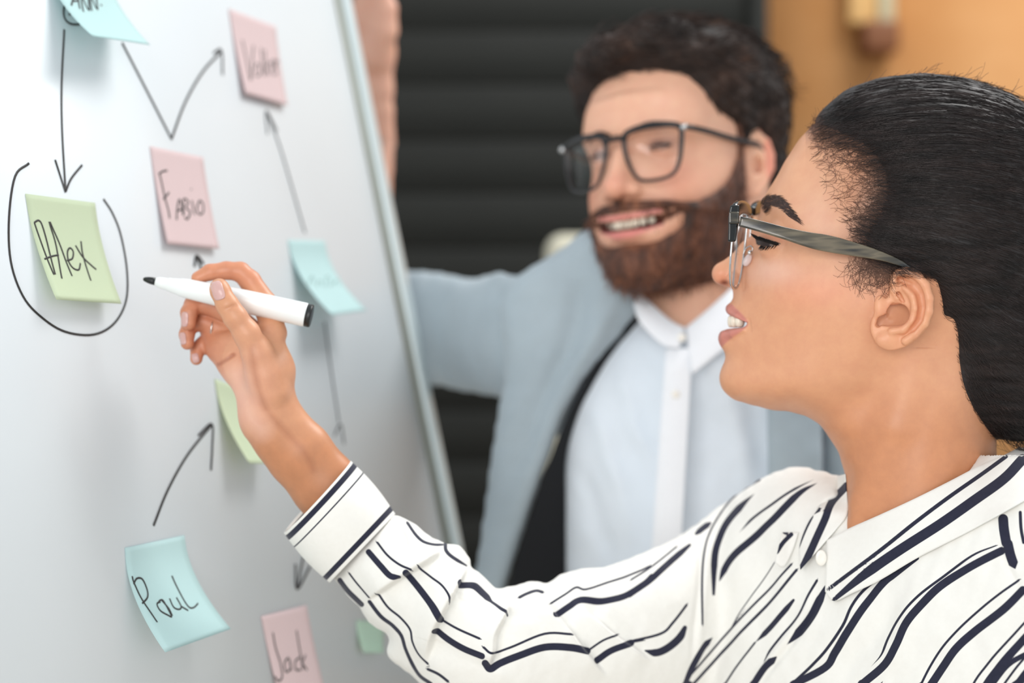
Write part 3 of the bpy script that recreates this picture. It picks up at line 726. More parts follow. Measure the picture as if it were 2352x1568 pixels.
# teeth: one arch of separate rounded crowns
M_tooth = mat('tooth', srgb(232, 222, 204), 0.25)
parts = []
for k in range(-3, 3):
    w = 20.0*(k+0.5); x = 1672.5+w*w/140.0; hgt = 31-abs(k+.5)*2.6; wdt = 9.2
    def ts(p, x=x, w=w, hgt=hgt): return smax(ell(p, (x+9, 738, wd(x, w)), (11.5, hgt/2+4, 12.0)), np.abs(p[:, 1]-738)-13.5, 3)
    v, q = surface_nets(ts, (x-6, 712, wd(x, w)-15), (x+26, 765, wd(x, w)+15), 2.0)
    parts.append((WMAP(v), q[:, ::-1]))
Vt, Ft = merge(parts); mesh('teeth', Vt, Ft, M_tooth, woman)
# finger nails
M_nail = mat('nail_polish', srgb(206, 166, 160), 0.18)
HB_ = BVHTree.FromPolygons([tuple(v) for v in V2], [tuple(q) for q in Q2])
def nail(c, ax, ln, wd_, nrm=None):
    """oval plate laid on the finger surface: centre px, axis direction, half length, half width"""
    ax = np.array(ax, float)/np.linalg.norm(ax); pr = np.array([-ax[1], ax[0]]); V = []; n = 8
    g = np.linspace(-1, 1, 13); ok = []
    for a in g:
        for b in g:
            k = 1.0; r = (a*a*a*a+b*b*b*b)**0.25; r2 = max(abs(a), abs(b)); f = r2/r if r > 1e-6 else 1
            q = np.array(c)+ax*a*f*ln+pr*b*f*wd_; d = cast(HB_, *q)
            V.append((q[0], q[1], (d if d is not None else np.nan)))
    V = np.array(V); bad = np.isnan(V[:, 2]); V[bad, 2] = np.nanmax(V[:, 2]) if not bad.all() else 0
    gg = np.add.outer(g**2, g**2).ravel(); V[:, 2] -= 1.8*(1-0.45*gg*0.9)+0.3
    V2_ = V.copy(); V2_[:, 2] += 2.5; F = []; m = 13
    for i in range(m-1):
        for j in range(m-1):
            a = i*m+j; F.append([a, a+m, a+m+1, a+1]); F.append([m*m+a, m*m+a+1, m*m+a+m+1, m*m+a+m])
    ring = [j for j in range(m)]+[i*m+m-1 for i in range(1, m)]+[(m-1)*m+j for j in range(m-2, -1, -1)]+[i*m for i in range(m-2, 0, -1)]
    for a, b in zip(ring, ring[1:]+ring[:1]): F.append([a, b, b+m*m, a+m*m])
    mesh('fingernail', WMAP(np.vstack([V, V2_])), F, M_nail, woman)
nail((500, 667), (-0.32, -1), 22, 14); nail((424, 733), (-0.05, 1), 17, 8); nail((420, 777), (0.1, 1), 14, 7); nail((449, 822), (0.25, 1), 11, 8)
# thin silver ring
rg = [WMAP(np.array([490+15*0.3*math.cos(a)-3*math.sin(a), 757+4*math.cos(a)+23.2*math.sin(a)*0.95, 79+22.5*math.cos(a)])) for a in np.linspace(0, 2*np.pi, 33)[:-1]]
ringo = mesh('ring', *tube(np.array(rg), 0.0007, 6, closed=True), mat('silver', srgb(220, 215, 210), 0.2, metal=1.0), None)
setp(ringo, 'thin silver ring on a curled finger of the hand holding the marker', 'ring')
# ------------------------------------------------------------------ marker
M_pen = mat('white_plastic', srgb(236, 240, 240), 0.3); M_blk = mat('black_plastic', srgb(20, 24, 24), 0.4)
def lathe(A, B, prof, sides=40):
    """profile [(t along A->B 0..1, radius px)] in px space"""
    A = np.asarray(A); B = np.asarray(B); ax = (B-A)/np.linalg.norm(B-A); u = np.cross(ax, (0, 0, 1)); u /= np.linalg.norm(u); w = np.cross(ax, u)
    a = 2*np.pi*np.arange(sides)/sides; V = []
    for t, r in prof: V.append(A+(B-A)*t+r*(np.cos(a)[:, None]*u+np.sin(a)[:, None]*w))
    V = np.vstack(V); F = []
    for i in range(len(prof)-1):
        for j in range(sides): F.append([i*sides+j, i*sides+(j+1) % sides, (i+1)*sides+(j+1) % sides, (i+1)*sides+j])
    F += [list(range(sides))[::-1], [(len(prof)-1)*sides+j for j in range(sides)]]
    return WMAP(V), F
pen = empty('marker', tuple(WMAP(PEN_A)), 'white whiteboard marker with black tip and black end plug, held in the hand', 'marker')
bevel(mesh('barrel', *lathe(PEN_A, PEN_B, [(0.075, 11.5),(0.11, 13.5),(0.135, 13.8),(0.14, 15.4),(0.17, 16.6),(0.175, 17.6),(0.205, 19),(0.212, 20.4),(0.25, 22.2),(0.27, 22.8),(0.30, 23.4),(0.60, 26.8),(0.958, 27.8),(0.966, 27.2),(0.968, 24)]), M_pen, pen), 0.0003, 2)
mesh('tip', *lathe(PEN_A, PEN_B, [(-0.008, 2.5),(0.0, 5),(0.02, 7.2),(0.04, 8.4),(0.066, 8.8),(0.067, 6.5),(0.09, 6.5)]), M_blk, pen)
mesh('nib_collar', *lathe(PEN_A, PEN_B, [(0.064, 8.4),(0.066, 9.4),(0.078, 11)]), M_pen, pen)
mesh('end_plug', *lathe(PEN_A, PEN_B, [(0.966, 22),(0.967, 26.6),(0.99, 26.8),(0.998, 25.8),(1.0, 23)]), M_blk, pen)
# ------------------------------------------------------------------ woman: hair
M_hair = hair_mat('dark_hair', srgb(20, 14, 14), srgb(36, 27, 26), 0.6)
_nt = M_hair.node_tree; _at = _nt.nodes.new('ShaderNodeAttribute'); _at.attribute_name = 'thin'; _mx = _nt.nodes.new('ShaderNodeMix'); _mx.data_type = 'RGBA'
_pb = _nt.nodes['Principled BSDF']; _nt.links.new(_pb.inputs[0].links[0].from_socket, _mx.inputs['A']); _mx.inputs['B'].default_value = srgb(86, 58, 47)
_nt.links.new(_at.outputs['Fac'], _mx.inputs['Factor']); _nt.links.new(_mx.outputs['Result'], _pb.inputs[0])
def hair_sdf(p):
    x, y, w = wcoords(p); q = np.stack([x, y, w], 1)
    m = HM(x, y)
    t = np.where(m > 0, -6+26*(1-np.exp(-m/26.0)), -6+0.6*m)
    d = head_core(x, y, w)-t
    tail = smin(ell(q, (2345,830,0), (150,190,165)), ell(q, (2300,760,60), (120,120,140)), 60)
    tail = smax(tail, -m*0.8, 18)
    d = smin(d, tail, 30)
    return smax(d, -m-22, 8)
V, Q = surface_nets(hair_sdf, (1830, 130, -320), (2520, 1060, 370), 5.0)
N = vnormals(V, Q)
V = V-N*0+N*(1.6*sinnoise(V*np.array([0.25, 1, 1]), 5, 26)*np.clip(HM(V[:, 0], V[:, 1])/60, 0, 1))[:, None]*(-1 if False else 1)
_m = HM(V[:, 0], V[:, 1]); hair_w = mesh('hair', WMAP(V), Q[:, ::-1], M_hair, woman, attrs={'thin': np.clip(1-_m/45, 0, 1)**1.3*(V[:, 1] < 640)})
BHair = BVHTree.FromPolygons([tuple(v) for v in V], [tuple(q) for q in Q])
FLOW = [(1870,285,1,-.35),(1920,250,1,-.4),(2000,200,1,-.22),(2120,180,1,.02),(2240,200,1,.22),(2340,240,1,.45),(1960,310,1,-.15),(2050,330,1,-.12),(2150,330,1,.0),(2300,340,1,.2),
(2040,410,1,-.12),(2030,460,1,.05),(2150,470,1,.1),(2300,500,1,.25),(2010,520,1,.30),(2100,560,1,.22),(2200,600,1,.3),(2320,650,1,.4),(2010,580,1,.35),(2120,615,1,.45),(2165,680,1,.9),
(2200,720,1,.7),(2300,760,1,.55),(2200,800,.6,1),(2230,880,.7,1),(2300,900,1,.7),(2280,980,.9,.8),(2352,900,1,.5)]
FL = np.array(FLOW, float); FL[:, 2:] /= np.linalg.norm(FL[:, 2:], axis=1)[:, None]
def flow(x, y):
    w = 1/(((FL[:, 0]-x)**2+(FL[:, 1]-y)**2)+900)**1.5; v = (FL[:, 2:]*w[:, None]).sum(0); return v/np.linalg.norm(v)
rs = np.random.RandomState(3)
paths = []; rad = []
tries = 0
while len(paths) < 6600 and tries < 60000:
    tries += 1
    x, y = rs.uniform(1855, 2400), rs.uniform(165, 1010)
    m = float(HM(np.array([x]), np.array([y]))[0])
    if m < -(55 if y < 560 else 20)*rs.rand()**1.6: continue
    if len(paths) > 5200 and not (-45 < m < 30 and y < 620): continue
    if rs.rand() < 0.35 and len(paths) > 500:     # more roots close to the hairline
        if m > 70: continue
    L = rs.uniform(50, 120); k = 12; st = L/(k-1); pts = []; off = rs.uniform(0.2, 3.2); wv = rs.uniform(0.4, 1.6); ph = rs.uniform(0, 6.3); dlast = None
    kink = 1.0+2.2*np.clip((y-650)/150, 0, 1)
    for i in range(k):
        d = cast(BHair, x, y)
        if m < 40 and y < 640 and i < 8:
            dh_ = cast(BH, x, y)
            if dh_ is not None and (d is None or dh_ < d): d = dh_
        if d is None:
            if dlast is None: break
            d = dlast+4
        if dlast is not None and d-dlast > 30: d = dlast+8
        f = flow(x, y); n_ = np.array([-f[1], f[0]])
        a = wv*kink*math.sin(ph+i*0.9)
        pts.append((x+n_[0]*a, y+n_[1]*a, d-off-0.6*math.sin(ph*2+i))); dlast = d
        x += f[0]*st; y += f[1]*st
    if len(pts) == k:
        if m < 12: pts = [(a+rs.normal()*0.5, b+2.2*math.sin(ph+i*0.8), c-1.0) for i, (a, b, c) in enumerate(pts)]
        paths.append(pts); rad.append((0.34 if m < 8 else 0.55)*rs.uniform(0.7, 1.25)*np.r_[0.5, 0.9, np.ones(k-4), 0.7, 0.3])
Vs, Qs = strands(WMAP(np.array(paths)), np.array(rad)/FPX)
o = mesh('hair_strands', Vs, Qs, hair_mat('hair_strand', srgb(24, 18, 17), srgb(56, 45, 43), 0.58), hair_w); setp(o, kind='stuff')
# flyaway hairs along the crown and fine curls at the temple
paths = []
for i in range(330):
    t = rs.rand(); x = 1858+560*t; y = np.interp(x, [1858,1893,1955,2030,2120,2230,2320,2420], [284,250,207,182,171,184,221,290])+2
    ln = rs.uniform(6, 22) if rs.rand() < 0.85 else rs.uniform(22, 60); a = rs.uniform(-1.0, 0.1)-0.1*(x < 1950); c = rs.uniform(-0.9, 0.9); pts = []
    px_, py_, dd = x, y, wd(x, rs.uniform(-40, 40))
    for j in range(9):
        pts.append((px_, py_, dd)); a2 = a+c*j/8; px_ += math.cos(a2)*ln/8; py_ += math.sin(a2)*ln/8; dd += rs.uniform(-1, 1)
    paths.append(pts)
Vs, Qs = strands(WMAP(np.array(paths)), 0.40/FPX)
M_fine = hair_mat('fine_hair', srgb(74, 50, 40), srgb(128, 92, 74), 0.6)
o = mesh('flyaway_hairs', Vs, Qs, M_fine, hair_w); setp(o, kind='stuff')
paths = []; TP = np.array([(1858,292),(1905,300),(1975,330),(2030,380),(2040,450),(2020,510),(1990,545),(1965,560),(1950,520),(1925,500),(1905,470),(1890,430),(1868,380),(1862,330)], float)
SB = np.array([(1935,585),(2000,570),(2060,600),(2045,640),(2010,655),(1985,650),(1955,640)], float)
n = 0
while n < 2300:
    if n < 1950: x, y = rs.uniform(1850, 2045), rs.uniform(284, 575); s = polydist([(x, y)], TP)[0]+8
    else: x, y = rs.uniform(1930, 2065), rs.uniform(565, 660); s = polydist([(x, y)], SB)[0]
    if s < 0 or rs.rand() > (0.06+0.94*math.exp(-max(0, -float(HM(np.array([x]), np.array([y]))[0]))/(32.0 if n < 1950 else 34.0))): continue
    n += 1
    f = flow(x, y); a = math.atan2(f[1], f[0])+rs.uniform(-0.6, 0.6) if n < 1950 else rs.uniform(0.9, 2.2)
    ln = rs.uniform(22, 62); c = rs.choice([-1, 1])*rs.uniform(0.1, 2.6); pts = []; px_, py_ = x, y
    for j in range(9):
        d = cast(BH, px_, py_); d = d if d is not None else (pts[-1][2] if pts else 0)
        pts.append((px_, py_, d-0.8-1.4*math.sin(j/8*3.1))); a2 = a+c*j/8; px_ += math.cos(a2)*ln/8; py_ += math.sin(a2)*ln/8
    paths.append(pts)
Vs, Qs = strands(WMAP(np.array(paths)), 0.27/FPX)
o = mesh('temple_curls', Vs, Qs, M_fine, hair_w); setp(o, kind='stuff')
# eyebrow and lashes
BR = np.array([(1746,466),(1757,453),(1775,448),(1792,454),(1806,467),(1822,487),(1835,507),(1815,499),(1798,485),(1783,475),(1770,472),(1762,480),(1758,494),(1750,484)], float)
paths = []
while len(paths) < 760:
    x, y = rs.uniform(1744, 1838), rs.uniform(446, 510)
    if polydist([(x, y)], BR)[0] < -1: continue
    a = np.interp(x, [1745, 1765, 1800, 1835], [-1.1, -0.35, 0.45, 0.75])+rs.uniform(-0.2, 0.2); ln = rs.uniform(9, 17); pts = []; px_, py_ = x, y
    for j in range(6):
        d = cast(BH, px_, py_); d = d if d is not None else (pts[-1][2] if pts else wd(x, 20))
        pts.append((px_, py_, d-0.6-1.0*math.sin(j/5*3.1))); px_ += math.cos(a)*ln/5; py_ += math.sin(a)*ln/5
    paths.append(pts)
rr_ = np.array([0.5, 0.8, 0.8, 0.7, 0.5, 0.2])[None]*np.ones((len(paths), 1))
Vs, Qs = strands(WMAP(np.array(paths)), rr_*0.50/FPX)
o = mesh('eyebrow', Vs, Qs, hair_mat('brow_hair', srgb(48, 34, 30), srgb(80, 60, 54), 0.6), woman); setp(o, kind='stuff')
paths = []
for i in range(260):
    t = rs.rand(); x = np.interp(t, [0, 0.3, 0.65, 1], [1744, 1752, 1768, 1788]); y = np.interp(t, [0, 0.3, 0.65, 1], [546, 549, 554, 560])+rs.uniform(-3.5, 2)
    c = cast(BH, x, y); d0 = (c if c is not None and c < -40 else wd(x, 100))-1
    ln = rs.uniform(18, 27)*(1-0.30*t); dx, dy, dz = -0.80, -0.34+0.10*t, -0.35
    pts = [(x+dx*ln*s, y+dy*ln*s+ln*(0.75*s-0.75*s*s)*0.9, d0+dz*ln*s) for s in np.linspace(0, 1, 7)]; paths.append(pts)
for i in range(20):
    t = rs.rand(); x = np.interp(t, [0, 0.35, 0.7, 1], [1747, 1752, 1765, 1786]); y = np.interp(t, [0, 0.5, 1], [564, 567, 563]); ln = rs.uniform(8, 15); c = cast(BH, x, y); d0 = (c if c is not None and c < -40 else wd(x, 100))-0.5
    pts = [(x-0.6*ln*s, y+0.7*ln*s, d0-0.3*ln*s) for s in np.linspace(0, 1, 7)]; paths.append(pts)
M_lash = mat('lash', srgb(16, 12, 12), 0.5)
Vs, Qs = strands(WMAP(np.array(paths)), np.array([1.1, 1.1, 1.0, 0.9, 0.7, 0.5, 0.2])[None]*np.ones((len(paths), 1))/FPX)
o = mesh('eyelashes', Vs, Qs, M_lash, woman); setp(o, kind='stuff')

# ------------------------------------------------------------------ woman: glasses
def tort_mat():
    t = NT('smoky_acetate'); n = t.noise(38, 3, 0.6, (0.35, 0.35, 2.2), (0, 0.3, 0)); t.L(t.ramp(n, [(0.40, srgb(16, 17, 16)), (0.50, srgb(66, 60, 48)), (0.60, srgb(108, 98, 80)), (0.70, srgb(24, 25, 24))]), t.b.inputs['Base Color'])
    t.b.inputs['Roughness'].default_value = 0.12; t.b.inputs['Coat Weight'].default_value = 0.6; return t.m
M_tort = tort_mat(); M_black = mat('black_acetate', srgb(14, 18, 18), 0.15); M_chrome = mat('polished_metal', srgb(205, 205, 205), 0.12, metal=1.0)
def glass_mat(name, tint=(1, 1, 1, 1)):
    t = NT(name); t.n.remove(t.b); tr = t.N('ShaderNodeBsdfTransparent'); tr.inputs[0].default_value = tint; gl = t.N('ShaderNodeBsdfGlossy'); gl.inputs['Roughness'].default_value = 0.02
    fr = t.N('ShaderNodeFresnel'); fr.inputs[0].default_value = 1.45; ge = t.N('ShaderNodeNewGeometry'); k1 = t.N('ShaderNodeMath', operation='SUBTRACT'); k1.inputs[0].default_value = 1.0; t.L(ge.outputs['Backfacing'], k1.inputs[1]); k2 = t.N('ShaderNodeMath', operation='MULTIPLY'); t.L(fr.outputs[0], k2.inputs[0]); t.L(k1.outputs[0], k2.inputs[1]); mx = t.N('ShaderNodeMixShader'); t.L(k2.outputs[0], mx.inputs[0]); t.L(tr.outputs[0], mx.inputs[1]); t.L(gl.outputs[0], mx.inputs[2])
    n = t.noise(3, 1); dv_ = t.N('ShaderNodeMath', operation='MULTIPLY'); t.L(n, dv_.inputs[0]); dv_.inputs[1].default_value = 0.02; t.L(dv_.outputs[0], gl.inputs['Roughness'])
    t.L(mx.outputs[0], t.n['Material Output'].inputs[0]); return t.m
M_lens = glass_mat('clear_lens')
def plate(outline_fn, thick_vec, m, name, parent, n=None):
    pass
glw = empty('eyeglasses', tuple(WMAP(np.array([1690, 520, wd(1690, 215)]))), 'half-rim glasses with smoky grey temples worn by the person in the striped blouse', 'eyeglasses')
def px_sweep(path, ry, rz_, mdl, name, parent, sides=16, power=4):
    """rounded-rectangular bar along a px-space path; ry half height (in the px plane), rz half thickness in depth"""
    p = np.array(path, float); n = len(p); t = np.gradient(p, axis=0); t /= np.linalg.norm(t, axis=1)[:, None]
    z = np.array([0, 0, 1.0]); u = np.cross(t, z); u /= np.linalg.norm(u, axis=1)[:, None]; w = np.cross(u, t)
    ry = np.broadcast_to(ry, (n,)); rz_ = np.broadcast_to(rz_, (n,)); a = 2*np.pi*(np.arange(sides)+0.5)/sides
    c = np.sign(np.cos(a))*np.abs(np.cos(a))**(2/power); s = np.sign(np.sin(a))*np.abs(np.sin(a))**(2/power)
    V = (p[:, None]+ry[:, None, None]*c[None, :, None]*u[:, None]+rz_[:, None, None]*s[None, :, None]*w[:, None]).reshape(-1, 3); F = []
    for i in range(n-1):
        for j in range(sides): F.append([i*sides+j, i*sides+(j+1) % sides, (i+1)*sides+(j+1) % sides, (i+1)*sides+j])
    F += [list(range(sides))[::-1], [(n-1)*sides+j for j in range(sides)]]
    return mesh(name, WMAP(V), F, mdl, parent)
# near temple: tapers from hinge, widens, then thins over the ear
tp = spline([(1699,508,0),(1740,518,0),(1800,535,0),(1860,551,0),(1905,560,0),(1960,572,0),(2010,584,0),(2050,597,0),(2078,610,0),(2098,628,0),(2108,650,0)], 6)
xs_ = tp[:, 0]; wv_ = np.interp(xs_, [1699, 1800, 1905, 2000, 2060, 2100], [226, 228, 229, 229, 229, 226])
tp[:, 2] = wd(xs_, wv_)
hh_ = np.interp(xs_, [1699, 1720, 1800, 1850, 1885, 1920, 1980, 2040, 2075, 2110], [11.5, 12.5, 14, 17, 19.5, 19, 14.5, 9, 7, 6])
px_sweep(tp, hh_, 4.2, M_tort, 'temple', glw, 20)
tf = tp.copy(); tf[:, 2] = wd(xs_, -wv_); tf[:, 0] += 2*215*math.sin(math.atan(YAW))
px_sweep(tf, hh_, 4.2, M_tort, 'temple', glw, 20)
LAT = np.array([math.sin(math.atan(YAW)), 0, math.cos(math.atan(YAW))])          # towards the far side
G0 = np.array([1688+0.0, 500, wd(1688, 0)])
def gp(lat, y, fwd=0.0):
    """glasses frame: lateral (px, + far side), picture height, forward offset"""
    x = 1702+fwd+0.00035*lat*lat*0.35-(y-500)*0.085; return (1722+fwd+0.17*lat-(y-500)*0.085, y, (2050-1692)*YAW+lat*LAT[2]+ (1702-1692)*0)
def rim(sgn):
    # black brow bar
    b = np.array([gp(sgn*l, y) for l, y in [(24, 486),(60, 480),(110, 476),(160, 477),(200, 484),(218, 494)]])
    px = spline(b, 5); n = len(px)
    hv = np.interp(np.linspace(0, 1, n), [0, .15, .6, .85, 1], [9, 14, 17, 19, 15])
    V = []; F = []
    for i, q in enumerate(px):
        for k in range(12):
            a = 2*np.pi*(k+.5)/12; c = np.sign(np.cos(a))*abs(np.cos(a))**.5; s = np.sign(np.sin(a))*abs(np.sin(a))**.5
            V.append(q+np.array([8.0*c, hv[i]*s, 0]))
    for i in range(n-1):
        for j in range(12): F.append([i*12+j, i*12+(j+1) % 12, (i+1)*12+(j+1) % 12, (i+1)*12+j])
    F += [list(range(12))[::-1], [(n-1)*12+j for j in range(12)]]
    mesh('brow_bar', WMAP(np.array(V)), F, M_black, glw)
    # end piece running down the outer corner
    V, F = surface_nets(lambda p: smin(smax(np.abs(p[:, 0]-np.interp(p[:, 1], [470, 560], [gp(sgn*214, 470)[0], gp(sgn*214, 560)[0]]))-np.interp(p[:, 1], [475, 500, 520, 555], [11, 13, 11, 9]), smax(np.abs(p[:, 1]-513)-42, np.abs(p[:, 2]-gp(sgn*214, 0)[2])-7, 3), 3), 1e3+0*p[:, 0], 1),
                         (gp(sgn*214, 500)[0]-26, 462, gp(sgn*214, 0)[2]-14), (gp(sgn*214, 500)[0]+24, 564, gp(sgn*214, 0)[2]+14), 2.0)
    mesh('end_piece', WMAP(V), F[:, ::-1], M_black, glw)
    # metal lower rim and lens
    rp = spline(np.array([gp(sgn*l, y) for l, y in [(212, 545),(212, 590),(200, 630),(170, 656),(125, 664),(80, 656),(48, 625),(34, 580),(28, 530),(26, 492)]]), 8)
    mesh('metal_rim', *tube(WMAP(rp), 0.0008, 8), M_chrome, glw)
    top = spline(np.array([gp(sgn*l, y) for l, y in [(26, 492),(60, 486),(110, 482),(160, 483),(200, 490),(212, 545)]]), 6)
    ring = np.vstack([rp, top[1:-1]]); c = ring.mean(0); f = np.array([1.0, 0, 0])*0.9
    V = np.vstack([ring-f, ring+f, [c-f, c+f]]); m = len(ring); F = []
    for i in range(m):
        j = (i+1) % m; F += [[2*m, i, j], [2*m+1, m+j, m+i], [i, m+i, m+j, j]]
    mesh('lens', WMAP(V), F, M_lens, glw, smooth=False)
    # nose pad on its wire
    DL = np.array(gp(sgn*54, 575))*np.array([0, 0, 1.0]); ox = 0 if sgn < 0 else 16
    w0 = np.array([(1707+ox, 584, DL[2]), (1713+ox, 571, DL[2]), (1724+ox, 565, DL[2]), (1729+ox, 571, DL[2]), (1727+ox, 578, DL[2])])
    mesh('pad_wire', *tube(WMAP(spline(w0, 6)), 0.0005, 6), M_chrome, glw)
    pc = np.array([1717+ox, 597, DL[2]+2*sgn])
    V, F = surface_nets(lambda p: ell(p, pc, (9, 16, 5), rotz(28)), pc-22, pc+22, 2.0); mesh('nose_pad', WMAP(V), F[:, ::-1], mat('pad_silicone', srgb(226, 208, 206), 0.2), glw)
    sc_ = np.array([1723+ox, 580, DL[2]+5*sgn])
    V, F = surface_nets(lambda p: ell(p, sc_, (6, 6, 5)), sc_-9, sc_+9, 1.5); mesh('pad_screw', WMAP(V), F[:, ::-1], M_chrome, glw)
rim(-1); rim(1)
mesh('bridge', *tube(WMAP(spline(np.array([gp(l, y, f_) for l, y, f_ in [(-28, 500, 0),(-15, 494, -3),(0, 492, -4),(15, 494, -3),(28, 500, 0)]]), 5)), 0.0014, 10), M_chrome, glw)
# near hinge block between end piece and temple
h0 = gp(-224, 497)
V, F = surface_nets(lambda p: smax(smax(np.abs(p[:, 0]-(h0[0]+2))-12, np.abs(p[:, 1]-500)-14, 3), np.abs(p[:, 2]-h0[2])-6, 3), np.array(h0)-22, np.array(h0)+26, 2.0)
mesh('hinge_block', WMAP(V), F[:, ::-1], M_tort, glw)
# ------------------------------------------------------------------ striped blouse
def cloth_stripe():
    t = NT('striped_cotton')
    A = t.N('ShaderNodeAttribute', attribute_name='sa').outputs['Fac']; B = t.N('ShaderNodeAttribute', attribute_name='sb').outputs['Fac']; W = t.N('ShaderNodeAttribute', attribute_name='sw').outputs['Fac']
    def M(op, a, b=None):
        n = t.N('ShaderNodeMath', operation=op)
        for i, v in enumerate((a, b)):
            if v is None: continue
            if isinstance(v, (int, float)): n.inputs[i].default_value = v
            else: t.L(v, n.inputs[i])
        return n.outputs[0]
    def edge(v): cl = t.N('ShaderNodeClamp'); t.L(M('ADD', M('MULTIPLY', v, 0.9), 0.5), cl.inputs[0]); return cl.outputs[0]
    f = M('MULTIPLY', edge(M('SUBTRACT', W, M('ABSOLUTE', A))), M('LESS_THAN', B, M('ADD', W, 3.5)))
    f = M('MAXIMUM', f, edge(t.N('ShaderNodeAttribute', attribute_name='tk').outputs['Fac']))
    n = t.noise(300, 3); white = t.mix(n, srgb(234, 232, 226), srgb(240, 239, 234)); navy = t.mix(n, srgb(28, 30, 48), srgb(42, 44, 64))
    t.L(t.mix(f, white, navy), t.b.inputs['Base Color']); t.b.inputs['Roughness'].default_value = 0.75; t.b.inputs['Specular IOR Level'].default_value = 0.25
    t.b.inputs['Sheen Weight'].default_value = 0.15
    t.b.inputs['Subsurface Weight'].default_value = 0.0
    t.bump(t.noise(1600, 2), 0.1, 0.0003); return t.m
M_str = cloth_stripe()
def z6(pts): return [(1450+x/2.6075, 1000+y/2.6075) for x, y in pts]
def z5(pts): return [(600+x/2.6133, 1000+y/2.6133) for x, y in pts]
def S(f, w, *pts, taper=(0, 0)): return (spline(np.array(f(pts)), 6), w/2.61/2*(1.3 if w < 16 else 1.08), taper)
TORSO = [S(z6, 38, (1118,280),(1000,350),(850,500),(700,640),(600,740),(550,820),(525,880), taper=(1, 1)), S(z6, 11, (1090,265),(960,330),(830,420),(720,500),(650,580), taper=(1, 1)),
 S(z6, 38, (740,345),(660,420),(590,500),(540,590),(505,690),(495,800),(493,950), taper=(1, .6)), S(z6, 9, (770,265),(640,345),(560,430),(480,560),(440,680),(425,850),(425,1130)),
 S(z6, 32, (472,525),(430,555),(388,588), taper=(.5, .5)), S(z6, 34, (350,655),(250,740),(120,860),(-10,948), taper=(.5, 0)), S(z6, 8, (270,665),(130,780),(0,860)), S(z6, 12, (330,1015),(250,1120),(180,1185),(0,1232)),
 S(z6, 42, (322,1150),(290,1210),(220,1270),(150,1300),(85,1288), taper=(.4, .8)), S(z6, 5, (855,760),(740,930),(650,1060),(600,1150)), S(z6, 10, (960,770),(820,920),(640,1110),(480,1290),(350,1440),(300,1500)),
 S(z6, 13, (990,805),(860,960),(700,1130),(560,1280),(370,1490)), S(z6, 30, (972,985),(900,1070),(830,1150),(740,1240), taper=(.5, 1)), S(z6, 9, (740,1240),(640,1370),(560,1490)),
 S(z6, 32, (490,1205),(430,1270),(370,1380),(320,1490), taper=(1, .2)), S(z6, 46, (1165,905),(1120,1000),(1080,1080),(1020,1160),(930,1255), taper=(.6, 1)), S(z6, 12, (1112,868),(1060,960),(1000,1080),(900,1200),(830,1290),(800,1350), taper=(0, .5)),
 S(z6, 14, (1460,865),(1380,940),(1320,1030),(1270,1140),(1180,1270),(1100,1360),(960,1490)), S(z6, 42, (1715,735),(1590,820),(1510,880),(1400,1020),(1300,1170),(1220,1300),(1160,1390),(970,1490), taper=(.6, 0)),
 S(z6, 12, (2185,658),(2040,720),(1850,860),(1700,980),(1600,1100),(1540,1210),(1500,1310),(1440,1380), taper=(.5, 1)), S(z6, 44, (2215,690),(2060,770),(1880,880),(1760,990),(1650,1120),(1590,1250),(1520,1370),(1380,1490)),
 S(z6, 11, (2320,865),(2150,990),(1990,1130),(1870,1260),(1790,1380),(1730,1500)), S(z6, 46, (2345,925),(2230,1040),(2060,1170),(1950,1270),(1870,1380),(1790,1500)),
 S(z6, 56, (2227,500),(2232,560),(2246,640)), S(z6, 56, (2256,650),(2272,720),(2300,800), taper=(0, 1)), S(z6, 18, (2330,460),(2335,560),(2350,640)), S(z6, 30, (2400,1290),(2260,1370),(2160,1490)), S(z6, 28, (2420,1400),(2290,1490)),
 S(z6, 36, (870,1325),(800,1390),(730,1490), taper=(.8, 0)), S(z6, 30, (2420,960),(2470,900),(2600,820)), S(z6, 44, (2420,1100),(2550,1000),(2700,900))]
for k_ in range(1, 7):
    TORSO.append(S(z6, 46, (2360+150*k_,1020+30*k_),(2230+150*k_,1150+40*k_),(2060+150*k_,1330+50*k_),(1950+150*k_,1500+50*k_),(1900+150*k_,1800),(1850+150*k_,2300)))
    TORSO.append(S(z6, 11, (2290+150*k_,1000+30*k_),(2160+150*k_,1130+40*k_),(1990+150*k_,1310+50*k_),(1880+150*k_,1480+50*k_),(1830+150*k_,1800),(1790+150*k_,2300)))
for k_, (x_, w_) in enumerate([(350,30),(370,11),(560,10),(730,36),(960,13),(980,44),(1380,44),(1500,11),(1730,11),(1800,46)]):
    TORSO.append(S(z6, w_, (x_,1485),(x_-90,1640),(x_-140,1850),(x_-160,2300)))
